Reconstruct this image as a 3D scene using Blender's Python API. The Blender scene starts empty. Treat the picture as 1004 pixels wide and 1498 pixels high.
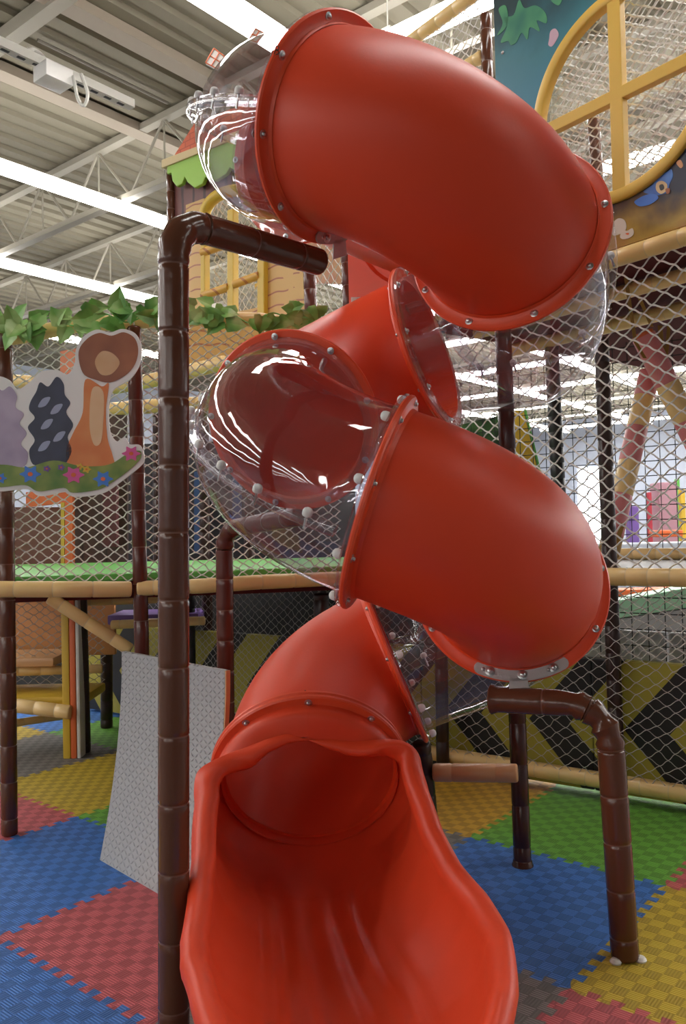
import bpy, bmesh, math, random
from mathutils import Vector as V, Matrix
random.seed(7)
S = bpy.context.scene
COL = S.collection
PI = math.pi

# ------------------------------------------------------------------ camera, world, exposure
H = 1.6
FPX = 1210.0
PITCH, ROLL = math.radians(1.2), math.radians(1.3)
_F = V((0, math.cos(PITCH), math.sin(PITCH)))
_X0 = V((1, 0, 0)); _U0 = _X0.cross(_F)
_X = _X0 * math.cos(ROLL) - _U0 * math.sin(ROLL)
_U = _X0 * math.sin(ROLL) + _U0 * math.cos(ROLL)
cam = bpy.data.cameras.new('camera'); cam.sensor_fit = 'VERTICAL'; cam.sensor_height = 36
cam.lens = FPX / 1498 * 36; cam.clip_end = 300
camo = bpy.data.objects.new('camera', cam); COL.objects.link(camo)
m = Matrix.Identity(4)
for i in range(3):
    m[i][0] = _X[i]; m[i][1] = _U[i]; m[i][2] = -_F[i]
m[0][3], m[1][3], m[2][3] = 0, 0, H
camo.matrix_world = m
S.camera = camo
w = bpy.data.worlds.new('World'); S.world = w; w.use_nodes = True
w.node_tree.nodes['Background'].inputs[0].default_value = (0.85, 0.92, 1.0, 1)
w.node_tree.nodes['Background'].inputs[1].default_value = 0.20
S.view_settings.view_transform = 'Standard'; S.view_settings.look = 'None'
S.view_settings.exposure = 0.66; S.view_settings.gamma = 1.0
S.view_settings.use_curve_mapping = False
S.cycles.transparent_max_bounces = 32
S.cycles.max_bounces = 8
LAMP = 13.0            # radiance of the strip lamps

# ------------------------------------------------------------------ helpers
def ray(px, py):
    return _F + _X * ((px - 502) / FPX) - _U * ((py - 749) / FPX)
def at(px, py, Y):
    d = ray(px, py); return V((0, 0, H)) + d * (Y / d.y)
def atz(px, py, z):
    d = ray(px, py); return V((0, 0, H)) + d * ((z - H) / d.z)
DU = V((math.cos(math.radians(51)), math.sin(math.radians(51)), 0))
DV = V((math.cos(math.radians(-39)), math.sin(math.radians(-39)), 0))
def uv(u, v, z=0):
    p = DU * u + DV * v; p.z = z; return p
class Plane:                                   # a vertical plane through p with horizontal direction d
    def __init__(s, p, d):
        s.p = V(p); s.d = V((d[0], d[1], 0)).normalized(); s.n = V((s.d.y, -s.d.x, 0))
        if s.n.dot(V((0, -1, 0))) < 0: s.n = -s.n  # towards the viewer's side
    def hit(s, px, py):
        r = ray(px, py); o = V((0, 0, H)); return o + r * ((s.p - o).dot(s.n) / r.dot(s.n))
    def loc(s, px, py):
        q = s.hit(px, py); return ((q - s.p).dot(s.d), q.z)
    def pt(s, a, z, off=0):
        q = s.p + s.d * a + s.n * off; return V((q.x, q.y, z))

def mat(name, col, rough=0.5, bump=None, metal=0.0, spec=0.5, coat=0.0, emit=0):
    m = bpy.data.materials.new(name); m.use_nodes = True
    nt = m.node_tree; b = nt.nodes['Principled BSDF']
    b.inputs['Base Color'].default_value = (*col, 1); b.inputs['Roughness'].default_value = rough
    b.inputs['Metallic'].default_value = metal; b.inputs['Specular IOR Level'].default_value = spec
    b.inputs['Coat Weight'].default_value = coat
    if emit:
        b.inputs['Emission Color'].default_value = (*col, 1); b.inputs['Emission Strength'].default_value = emit
    if bump:
        sc, st = bump
        t = nt.nodes.new('ShaderNodeTexCoord'); n = nt.nodes.new('ShaderNodeTexNoise'); n.inputs['Scale'].default_value = sc
        n.inputs['Detail'].default_value = 3
        bp = nt.nodes.new('ShaderNodeBump'); bp.inputs['Strength'].default_value = st; bp.inputs['Distance'].default_value = 0.01
        nt.links.new(t.outputs['Object'], n.inputs['Vector']); nt.links.new(n.outputs[0], bp.inputs['Height'])
        nt.links.new(bp.outputs[0], b.inputs['Normal'])
    return m
class NB:                                      # tiny node-building helper
    def __init__(s, m): s.t = m.node_tree; s.b = s.t.nodes['Principled BSDF']
    def n(s, k, **kw):
        x = s.t.nodes.new(k)
        for a, b in kw.items(): setattr(x, a, b)
        return x
    def l(s, a, b): s.t.links.new(a, b)
    def math(s, op, a, b=None, c=None):
        x = s.n('ShaderNodeMath', operation=op)
        for i, q in enumerate((a, b, c)):
            if q is None: continue
            if isinstance(q, (int, float)): x.inputs[i].default_value = q
            else: s.l(q, x.inputs[i])
        return x.outputs[0]
    def xyz(s):
        t = s.n('ShaderNodeTexCoord'); x = s.n('ShaderNodeSeparateXYZ'); s.l(t.outputs['Object'], x.inputs[0])
        return t.outputs['Object'], x.outputs
    def noise(s, vec, sc, det=3):
        x = s.n('ShaderNodeTexNoise'); x.inputs['Scale'].default_value = sc; x.inputs['Detail'].default_value = det
        s.l(vec, x.inputs['Vector']); return x.outputs[0]
    def ramp(s, f, stops):
        r = s.n('ShaderNodeValToRGB'); e = r.color_ramp.elements
        while len(e) < len(stops): e.new(0.5)
        for q, (p, c) in zip(e, stops): q.position = p; q.color = (*c, 1)
        s.l(f, r.inputs[0]); return r.outputs[0]
    def mix(s, f, a, b):
        x = s.n('ShaderNodeMix', data_type='RGBA')
        if isinstance(f, (int, float)): x.inputs[0].default_value = f
        else: s.l(f, x.inputs[0])
        for i, q in ((6, a), (7, b)):
            if isinstance(q, tuple): x.inputs[i].default_value = (*q, 1)
            else: s.l(q, x.inputs[i])
        return x.outputs[2]
    def bump(s, h, st, dist=0.01):
        x = s.n('ShaderNodeBump'); x.inputs['Strength'].default_value = st; x.inputs['Distance'].default_value = dist
        s.l(h, x.inputs['Height']); s.l(x.outputs[0], s.b.inputs['Normal'])

class MB:
    def __init__(s): s.v = []; s.f = []; s.mi = []; s.k = 0
    def vert(s, p): s.v.append(tuple(p)); return len(s.v) - 1
    def face(s, f): s.f.append(tuple(f)); s.mi.append(s.k)
    def loops(s, rings, closed_ring=True, caps=(False, False), closed_path=False):
        idx = [[s.vert(p) for p in r] for r in rings]
        n = len(idx[0]); m_ = len(idx)
        for i in range(m_ if closed_path else m_ - 1):
            a, b = idx[i], idx[(i + 1) % m_]
            for j in range(n if closed_ring else n - 1):
                k = (j + 1) % n; s.face((a[j], a[k], b[k], b[j]))
        if caps[0]: s.face(idx[0][::-1])
        if caps[1]: s.face(idx[-1])
        return idx
    def tube(s, pts, r, n=12, caps=True):
        pts = [V(p) for p in pts]; rr = r if isinstance(r, (list, tuple)) else [r] * len(pts)
        rings = []; T0 = None; A = None
        for i, p in enumerate(pts):
            T = (pts[min(i + 1, len(pts) - 1)] - pts[max(i - 1, 0)])
            if T.length < 1e-9: T = T0 or V((0, 0, 1))
            T.normalize()
            if A is None:
                A = T.cross(V((0, 0, 1)))
                if A.length < 0.2: A = T.cross(V((0, 1, 0)))
                A.normalize()
            else:
                A = (A - T * A.dot(T)).normalized()
            B = T.cross(A); T0 = T
            rings.append([p + (A * math.cos(2 * PI * j / n) + B * math.sin(2 * PI * j / n)) * rr[i] for j in range(n)])
        return s.loops(rings, True, (caps, caps))
    def box(s, c, sz, rz=0, M=None):
        c = V(c); x, y, z = [q / 2 for q in sz]; R = Matrix.Rotation(rz, 3, 'Z') if M is None else M
        i = [s.vert(c + R @ V((a * x, b * y, d * z))) for a in (-1, 1) for b in (-1, 1) for d in (-1, 1)]
        for f in ((0, 1, 3, 2), (4, 6, 7, 5), (0, 4, 5, 1), (2, 3, 7, 6), (0, 2, 6, 4), (1, 5, 7, 3)): s.face([i[q] for q in f])
    def prism(s, poly, fn, d0, d1):            # poly of 2D points, fn(a, b, depth) -> 3D
        A = [s.vert(fn(a, b, d0)) for a, b in poly]; B = [s.vert(fn(a, b, d1)) for a, b in poly]
        n = len(poly); s.face(A[::-1]); s.face(B)
        for i in range(n): j = (i + 1) % n; s.face((A[i], A[j], B[j], B[i]))
    def lathe(s, prof, c, ax, n=16, caps=True):
        c = V(c); ax = V(ax).normalized(); A = ax.cross(V((0.3, 0.2, 1))).normalized(); B = ax.cross(A)
        s.loops([[c + ax * h + (A * math.cos(2 * PI * j / n) + B * math.sin(2 * PI * j / n)) * r for j in range(n)] for r, h in prof], True, (caps, caps))
    def build(s, name, mats, parent=None, smooth=True, angle=40, origin=None, bevel=0, fix=True):
        me = bpy.data.meshes.new(name)
        o = V(origin) if origin is not None else V((0, 0, 0))
        me.from_pydata([tuple(V(p) - o) for p in s.v], [], s.f)
        ms = mats if isinstance(mats, (list, tuple)) else [mats]
        for q in ms: me.materials.append(q)
        if len(ms) > 1: me.polygons.foreach_set('material_index', s.mi)
        if fix:
            bm = bmesh.new(); bm.from_mesh(me); bmesh.ops.recalc_face_normals(bm, faces=bm.faces)
            if bevel:
                ed = [e for e in bm.edges if len(e.link_faces) == 2 and e.calc_face_angle(0) > 0.6]
                bmesh.ops.bevel(bm, geom=ed, offset=bevel, segments=2, affect='EDGES', profile=0.6)
            bm.to_mesh(me); bm.free()
        ob = bpy.data.objects.new(name, me); COL.objects.link(ob); ob.location = o
        if parent is not None:
            ob.parent = parent
            if parent.get('_o') is None: pass
        if smooth:
            me.shade_smooth()
            try: me.set_sharp_from_angle(angle=math.radians(angle))
            except Exception: pass
        return ob
def tag(o, label=None, cat=None, group=None, kind=None):
    if label: o['label'] = label
    if cat: o['category'] = cat
    if group: o['group'] = group
    if kind: o['kind'] = kind
    return o
def empty(name, label, cat, loc=(0, 0, 0), group=None):
    o = bpy.data.objects.new(name, None); COL.objects.link(o); o.location = loc; o.empty_display_size = 0.1
    return tag(o, label, cat, group)
def under(child, root):                        # parent keeping the world position (roots carry only a translation)
    child.parent = root; child.location = child.location - root.location
    return child
def part(mb, name, m, root, **kw):
    o = mb.build(name, m, None, **kw); return under(o, root)
def sub(mb, name, m, p, root_loc, **kw):
    o = mb.build(name, m, None, **kw); o.parent = p; o.location = o.location - p.location - V(root_loc); return o

def smooth_path(ctrl, n=10):
    P = [V(p) for p in ctrl]; P = [P[0] * 2 - P[1]] + P + [P[-1] * 2 - P[-2]]
    out = []
    for i in range(1, len(P) - 2):
        for k in range(n):
            t = k / n; a, b, c, d = P[i - 1], P[i], P[i + 1], P[i + 2]
            out.append(0.5 * ((2 * b) + (c - a) * t + (2 * a - 5 * b + 4 * c - d) * t * t + (3 * b - a - 3 * c + d) * t ** 3))
    out.append(P[-2]); return out
def fillet(pts, rad, n=10):
    P = [V(p) for p in pts]; out = [P[0]]
    for i in range(1, len(P) - 1):
        a, b, c = P[i - 1], P[i], P[i + 1]
        u, w_ = (a - b).normalized(), (c - b).normalized()
        d = min(rad, (a - b).length * .49, (c - b).length * .49)
        A, C = b + u * d, b + w_ * d
        for k in range(n + 1):
            t = k / n; out.append(A * (1 - t) ** 2 + b * 2 * t * (1 - t) + C * t * t)
    out.append(P[-1]); return out
def resample(pts, step):
    out = [V(pts[0])]; acc = 0
    for a, b in zip(pts[:-1], pts[1:]):
        a, b = V(a), V(b); L = (b - a).length; p = step - acc
        while p < L:
            out.append(a + (b - a) * (p / L)); p += step
        acc = (acc + L) % step if L > 0 else acc
    out.append(V(pts[-1])); return out

# ------------------------------------------------------------------ materials
M = {}
M['red'] = mat('red_plastic', (0.70, 0.060, 0.019), 0.42, bump=(90, 0.035), spec=0.32)
M['red_edge'] = mat('red_plastic_rim', (0.76, 0.074, 0.020), 0.38, bump=(60, 0.04))
M['brown'] = mat('brown_vinyl', (0.105, 0.036, 0.018), 0.18, bump=(30, 0.12), spec=0.45)
M['brown_mid'] = mat('brown_vinyl_warm', (0.105, 0.026, 0.017), 0.2, bump=(30, 0.12), spec=0.45)
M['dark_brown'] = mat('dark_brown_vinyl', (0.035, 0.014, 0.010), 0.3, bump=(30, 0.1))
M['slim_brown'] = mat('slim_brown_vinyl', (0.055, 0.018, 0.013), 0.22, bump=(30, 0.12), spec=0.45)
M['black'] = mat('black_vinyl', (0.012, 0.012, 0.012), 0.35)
M['beige'] = mat('beige_vinyl', (0.78, 0.54, 0.23), 0.30, bump=(25, 0.08))
M['beige_pink'] = mat('peach_vinyl', (0.60, 0.33, 0.15), 0.30, bump=(25, 0.08))
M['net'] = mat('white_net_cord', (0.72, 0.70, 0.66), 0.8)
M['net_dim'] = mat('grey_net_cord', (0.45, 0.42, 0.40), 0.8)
M['net_black'] = mat('black_net_cord', (0.012, 0.014, 0.014), 0.8)
M['steel'] = mat('steel', (0.55, 0.55, 0.55), 0.28, metal=1.0)
M['galv'] = mat('galvanised_plate', (0.50, 0.48, 0.47), 0.45, bump=(70, 0.2), metal=0.6)
M['cap'] = mat('white_plastic_cap', (0.80, 0.78, 0.75), 0.35)
M['white'] = mat('white_paint', (0.62, 0.60, 0.55), 0.5)
M['yellow'] = mat('yellow_vinyl', (0.62, 0.40, 0.035), 0.45, bump=(40, 0.05))
M['orange'] = mat('orange_vinyl', (0.66, 0.13, 0.03), 0.45)
M['green'] = mat('green_vinyl', (0.13, 0.44, 0.08), 0.4)
M['mint'] = mat('mint_vinyl', (0.30, 0.55, 0.36), 0.45)
M['maroon'] = mat('maroon_vinyl', (0.08, 0.012, 0.012), 0.8, spec=0.15)
M['pink'] = mat('pink_vinyl', (0.62, 0.20, 0.20), 0.4)
M['grey'] = mat('grey_vinyl', (0.36, 0.36, 0.37), 0.5, bump=(30, 0.1))
M['purple'] = mat('purple_vinyl', (0.16, 0.08, 0.30), 0.5)
M['tan'] = mat('tan_panel', (0.50, 0.22, 0.07), 0.5)
M['strap'] = mat('ochre_strap', (0.28, 0.15, 0.02), 0.7)
M['lamp'] = mat('lamp_diffuser', (1, 0.985, 0.96), 0.5, emit=LAMP)
M['lime'] = mat('lime_foam', (0.30, 0.52, 0.07), 0.5)

def clear_mat(name, haze, tint):
    m = bpy.data.materials.new(name); m.use_nodes = True
    nt = m.node_tree; nt.nodes.clear()
    o = nt.nodes.new('ShaderNodeOutputMaterial'); mx = nt.nodes.new('ShaderNodeMixShader')
    t = nt.nodes.new('ShaderNodeBsdfTransparent'); t.inputs[0].default_value = tint
    g = nt.nodes.new('ShaderNodeBsdfGlossy'); g.inputs['Roughness'].default_value = 0.035
    fr = nt.nodes.new('ShaderNodeFresnel'); ge = nt.nodes.new('ShaderNodeNewGeometry'); mr = nt.nodes.new('ShaderNodeMapRange')
    mr.inputs['To Min'].default_value = 1.75; mr.inputs['To Max'].default_value = 1 / 1.75   # same reflection from both faces of the thin shell
    nt.links.new(ge.outputs['Backfacing'], mr.inputs['Value']); nt.links.new(mr.outputs[0], fr.inputs['IOR'])
    tc = nt.nodes.new('ShaderNodeTexCoord'); n = nt.nodes.new('ShaderNodeTexNoise'); n.inputs['Scale'].default_value = 5
    bp = nt.nodes.new('ShaderNodeBump'); bp.inputs['Strength'].default_value = 0.10; bp.inputs['Distance'].default_value = 0.05
    nt.links.new(tc.outputs['Object'], n.inputs['Vector']); nt.links.new(n.outputs[0], bp.inputs['Height'])
    nt.links.new(bp.outputs[0], g.inputs['Normal'])
    nt.links.new(fr.outputs[0], mx.inputs[0]); nt.links.new(t.outputs[0], mx.inputs[1]); nt.links.new(g.outputs[0], mx.inputs[2])
    df = nt.nodes.new('ShaderNodeBsdfDiffuse'); df.inputs[0].default_value = (.8, .78, .82, 1); hz = nt.nodes.new('ShaderNodeMixShader'); hz.inputs[0].default_value = haze   # pale diffuse stands in for the whitish haze of reflections
    nt.links.new(mx.outputs[0], hz.inputs[1]); nt.links.new(df.outputs[0], hz.inputs[2])
    nt.links.new(hz.outputs[0], o.inputs[0]); return m
M['clear'] = clear_mat('clear_polycarbonate', 0.024, (0.875, 0.855, 0.895, 1)); M['clear_rim'] = clear_mat('clear_rim', 0.004, (0.955, 0.95, 0.965, 1))

# ------------------------------------------------------------------ the hall: floor, walls, roof deck
floor_m = mat('grey_floor', (0.16, 0.155, 0.15), 0.6)
a = MB(); a.prism([(-46, -26), (44, -26), (44, 26), (-46, 26)], lambda x, y, z: uv(x, y, z), -0.3, -0.025)
tag(a.build('floor', floor_m, smooth=False), kind='structure')
deck_m = mat('roof_deck_paint', (0.215, 0.19, 0.135), 0.7)
NBk = NB(deck_m)
ZC = 7.4
a = MB(); prof = []; y = -26.0
while y < 26:
    prof += [(y, 0.0), (y + 0.17, 0.0), (y + 0.20, 0.055), (y + 0.31, 0.055)]; y += 0.34
prof.append((26.2, 0.0))
a.loops([[uv(x, q, ZC + h) for q, h in prof] for x in (-46, 44)], closed_ring=False)
a.loops([[uv(x, q, ZC + 0.3) for q in (-26, 26.2)] for x in (-46, 44)], closed_ring=False)
tag(a.build('ceiling', deck_m, smooth=False, fix=False), kind='structure')
wall_m = mat('hall_wall', (0.48, 0.52, 0.62), 0.7)
for nm, (p, q) in dict(wall_far=((44, -26), (44, 26)), wall_left=((-46, -26), (44, -26)), wall_right=((-46, 26), (44, 26)), wall_back=((-46, -26), (-46, 26))).items():
    a = MB(); P, Q = uv(*p), uv(*q); d = (Q - P).normalized(); n = V((d.y, -d.x, 0)) * 0.1
    a.prism([(0, -0.3), ((Q - P).length, -0.3), ((Q - P).length, ZC + 0.2), (0, ZC + 0.2)], lambda x, z, k: P + d * x + n * k + V((0, 0, z)), -1, 1)
    tag(a.build(nm, wall_m, smooth=False), kind='structure')

# roof trusses along v, every 2.37 m
joist_m = mat('joist_paint', (0.34, 0.31, 0.25), 0.6)
def truss(u0, label, v0=-25, v1=24):
    a = MB(); zt, zb = ZC - 0.03, 6.48
    L = v1 - v0
    for z, hgt in ((zt, 0.09), (zb, 0.08)):
        a.box(uv(u0, (v0 + v1) / 2, z - hgt / 2), (L, 0.13, hgt), math.radians(-39))
    n = int(L / 1.5)
    for i in range(n):
        p = v0 + L * i / n; q = v0 + L * (i + .5) / n; r = v0 + L * (i + 1) / n
        a.tube([uv(u0, p, zb - 0.03), uv(u0, q, zt - 0.06)], 0.022, 6); a.tube([uv(u0, q, zt - 0.06), uv(u0, r, zb - 0.03)], 0.022, 6)
        a.tube([uv(u0, q, zt - 0.06), uv(u0, q, zb - 0.03)], 0.015, 5)
    return tag(a.build('roof_truss', joist_m), label, 'roof truss', 'open web roof trusses')
b0 = MB(); b0.box(uv(4.92, -1, ZC - .09), (46, .16, .16), math.radians(-39)); tag(b0.build('roof_beam', joist_m), 'grey cross beam under the deck in the top left corner', 'beam')
tl = ['', 'grey roof truss behind the hanging white cable tray', 'grey roof truss meeting the small tower roof, next beyond the cable tray']
for i in (1, 2, 3, 5, 7, 9, 11, 13):
    truss(4.92 + 2.37 * i, tl[i] if i < 3 else 'grey roof truss far back over the hall')
for k, (vv, lab) in enumerate(((-7.75, 'wide flat beige beam running under the deck above the cable tray'), (-9.5, 'wide flat beige beam running under the deck left of the cable tray'))):
    a = MB(); a.box(uv(12, vv, ZC - 0.07), (46, 0.24, 0.12), math.radians(51))
    tag(a.build('roof_beam', mat('beam_paint_%d' % k, (0.33, 0.275, 0.215), 0.6)), lab, 'beam')
# thin conduit under the deck
a = MB(); a.tube([uv(5.2, -8.6, ZC - .06), uv(7.1, -8.6, ZC - .06)], 0.02, 6)
tag(a.build('conduit', mat('conduit_dark', (.16, .14, .11), .6)), 'thin dark conduit under the roof deck above the cable tray', 'conduit')

# strip lamps
def lamp_row(along, off, s0, s1, label, z=6.3):
    if along == 'v': z = 6.52                   # the cross rows hang a little higher
    root = empty('strip_light', label, 'ceiling light', uv(*((s0, off) if along == 'u' else (off, s0)), z), 'rows of strip lights')
    f = (lambda s, t, h: uv(s, off + t, z + h)) if along == 'u' else (lambda s, t, h: uv(off + t, s, z + h))
    rz = math.radians(51 if along == 'u' else -39)
    L = s1 - s0
    b = MB(); c = f((s0 + s1) / 2, 0, 0.075); b.box(c, (L, 0.17, 0.05), rz)
    part(b, 'housing', M['white'], root)
    n = max(1, min(14, round(L / 3.0)))
    for i in range(n):
        p0, p1 = s0 + L * i / n + 0.02, s0 + L * (i + 1) / n - 0.02
        d = MB(); prof = [(-.16, .05), (-.15, -.01), (-.05, -.045), (.05, -.045), (.15, -.01), (.16, .05)]
        d.loops([[f(s, t, h) for t, h in prof] for s in (p0, p1)], True, (True, True))
        part(d, 'diffuser', M['lamp'], root, smooth=False)
    for i in range(0, n + 1, 2):
        s = s0 + L * i / n; q = MB(); q.box(f(min(max(s, s0 + .1), s1 - .1), 0, .13), (.12, .1, .07), rz)
        q.tube([f(min(max(s, s0 + .1), s1 - .1), 0, .13), f(min(max(s, s0 + .1), s1 - .1), 0, ZC - z)], 0.008, 5)
        part(q, 'hanger', M['white'], root)
FARL = 'white strip light row far back under the roof'
lamp_row('u', -7.75, -44, 0.4, 'added white strip light row, unseen at left, that brightens the left mats')  # extra row added out of view to light the left mats
lamp_row('u', -5.36, -44, -13, 'white strip light row behind the camera, outside the picture')
lamp_row('u', -5.36, 3.6, 9.5, 'white strip light row at top, passing behind the top of the slide')
lamp_row('u', -9.9, -44, 40, 'long white strip light row at upper left, running behind the bend of the tall pole')
lamp_row('u', -13.4, -44, 40, 'long white strip light row at left, just above the leafy garland')
lamp_row('u', -17.5, -44, 40, FARL)
for vv in (-1.2, 2.9, 7.0, 11.1):
    lamp_row('u', vv, -44, -13.0, 'white strip light row behind the camera, outside the picture')
for vv, u0 in ((-1.2, 1.5), (2.9, 3), (7.0, 8), (11.1, 8)):
    lamp_row('u', vv, u0, 40, FARL)
lamp_row('v', 6.83, -4.9, 12, 'white strip light row behind the beige rail at top, left of the painted panel')
lamp_row('v', 11.25, -4.9, 15, 'white strip light row seen through the lower half of the round yellow window')
for uu in (15, 19.2, 23.5, 27.7, 32, 36.2, 40):
    lamp_row('v', uu, -9 if uu < 18 else -19, 18, FARL)

# cable tray hanging top left
tr = uv(4.1, -7.36, 6.3)
root = empty('cable_tray', 'narrow white cable tray hanging at top left with socket box', 'cable tray', tr)
b = MB(); b.box(uv(3.3, -7.36, 6.3), (4.55, .10, .09), math.radians(51)); part(b, 'rail', M['white'], root)
b = MB()
for i in range(26): b.box(uv(1.3 + .165 * i, -7.36, 6.253), (.08, .035, .006), math.radians(51))
part(b, 'slot', M['black'], root)
bx = atz(78, 112, 6.18); b = MB(); b.box(bx, (.30, .24, .16), math.radians(51)); part(b, 'socket_box', M['cap'], root, bevel=.01)
b = MB(); b.tube(smooth_path([atz(35, 76, 6.35), atz(48, 72, 6.5), atz(62, 82, 6.45), atz(68, 95, 6.3)], 6),   .022, 8); part(b, 'cable', M['white'], root)
b = MB(); b.tube([uv(3.95, -7.36, 6.3), uv(3.95, -7.36, ZC)], .02, 6); part(b, 'hanger', M['white'], root)
b = MB(); b.tube(smooth_path([bx + V((.2, 0, 0)), bx + V((.24, 0, -.22)), bx + V((.3, 0, -.3)), bx + V((.34, 0, -.18)), bx + V((.28, .0, .02))], 6), .018, 6)
part(b, 'cable', M['white'], root)

# ------------------------------------------------------------------ jigsaw foam mats
def foam(name, col, ptn=True):
    m = mat(name, col, 0.55, spec=0.35); n = NB(m); vec, x = n.xyz()
    cx = n.math('MULTIPLY', x[0], 18.0); cy = n.math('MULTIPLY', x[1], 18.0)
    ch = n.math('MODULO', n.math('ADD', n.math('FLOOR', cx), n.math('FLOOR', cy)), 2.0)
    ch = n.math('ABSOLUTE', ch)
    sx = n.math('SINE', n.math('MULTIPLY', x[0], 2 * PI * 18 * 5)); sy = n.math('SINE', n.math('MULTIPLY', x[1], 2 * PI * 18 * 5))
    inv = n.math('SUBTRACT', 1.0, ch)
    h = n.math('ADD', n.math('MULTIPLY', ch, n.math('MULTIPLY_ADD', sx, 0.25, 0.9)), n.math('MULTIPLY', inv, n.math('MULTIPLY', sy, 0.25)))
    fx = n.math('ABSOLUTE', n.math('SUBTRACT', n.math('FRACT', cx), .5)); fy = n.math('ABSOLUTE', n.math('SUBTRACT', n.math('FRACT', cy), .5))
    edge = n.math('GREATER_THAN', n.math('MAXIMUM', fx, fy), .44)
    h = n.math('SUBTRACT', h, n.math('MULTIPLY', edge, .5))
    n.bump(h, 0.8, 0.0035)
    # sheen difference of the two ridge directions, painted in as lighter and darker squares
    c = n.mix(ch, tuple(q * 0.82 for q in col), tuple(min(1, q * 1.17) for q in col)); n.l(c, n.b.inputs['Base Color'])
    return m
FM = dict(b=foam('blue_foam', (0.045, 0.155, 0.46)), r=foam('pink_red_foam', (0.46, 0.095, 0.105)), y=foam('yellow_foam', (0.47, 0.33, 0.03)),
          g=foam('green_foam', (0.12, 0.33, 0.04)), k=foam('grey_foam', (0.17, 0.155, 0.145)), o=foam('ochre_foam', (0.50, 0.28, 0.03)))
NT = 11; AMP = 0.019
def tooth(s0):
    out = [(0.0, 0.0)]
    P = 0.92 / NT
    for i in range(NT):
        b0 = 0.04 + P * i
        for fr, sg in ((0.0, -1), (0.27, -1), (0.19, 1), (0.77, 1), (0.69, -1)): out.append((b0 + P * fr, sg * AMP))
    out.append((0.96, -AMP)); return out
EDGE = tooth(0)
def mat_poly(i, j):
    lo = [(s, o) for s, o in EDGE]                       # v-side edge at v=0, running +u
    P = [(s, o) for s, o in lo]
    P += [(1 + o, s) for s, o in lo]                     # u=1 edge running +v
    P += [(s, 1 + o) for s, o in reversed(lo + [(1.0, 0.0)])][:-1]
    P += [(o, s) for s, o in reversed(lo + [(1.0, 0.0)])][:-1]
    return P
U0, V0, TL = 0.70, -0.25, 1.0
def foam_tile(iu, iv, c, label, group=None):
    u0 = U0 + iu * TL + (0.015 * iu); v0 = V0 + 0.02 - iv * 0.985 - 1
    su, sv = TL * 1.015, 0.985
    v0 = V0 - (iv + 1) * sv
    u0 = 0.685 + iu * su
    a = MB(); a.prism(mat_poly(iu, iv), lambda p, q, z: V((p * su, q * sv, z)), -0.02, 0)
    o = a.build('jigsaw_floor_mat', FM[c], smooth=False)
    o.location = uv(u0, v0, 0); o.rotation_euler.z = math.radians(51)
    # local x runs along +u; local y must run along +v, i.e. -90 deg
    o.scale = (1, 1, 1)
    me = o.data
    for vtx in me.vertices: vtx.co.y = -vtx.co.y
    me.flip_normals()
    tag(o, label, 'floor mat', group)
CN = dict(b='blue', r='pink-red', y='yellow', g='green', k='grey', o='ochre yellow')
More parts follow.
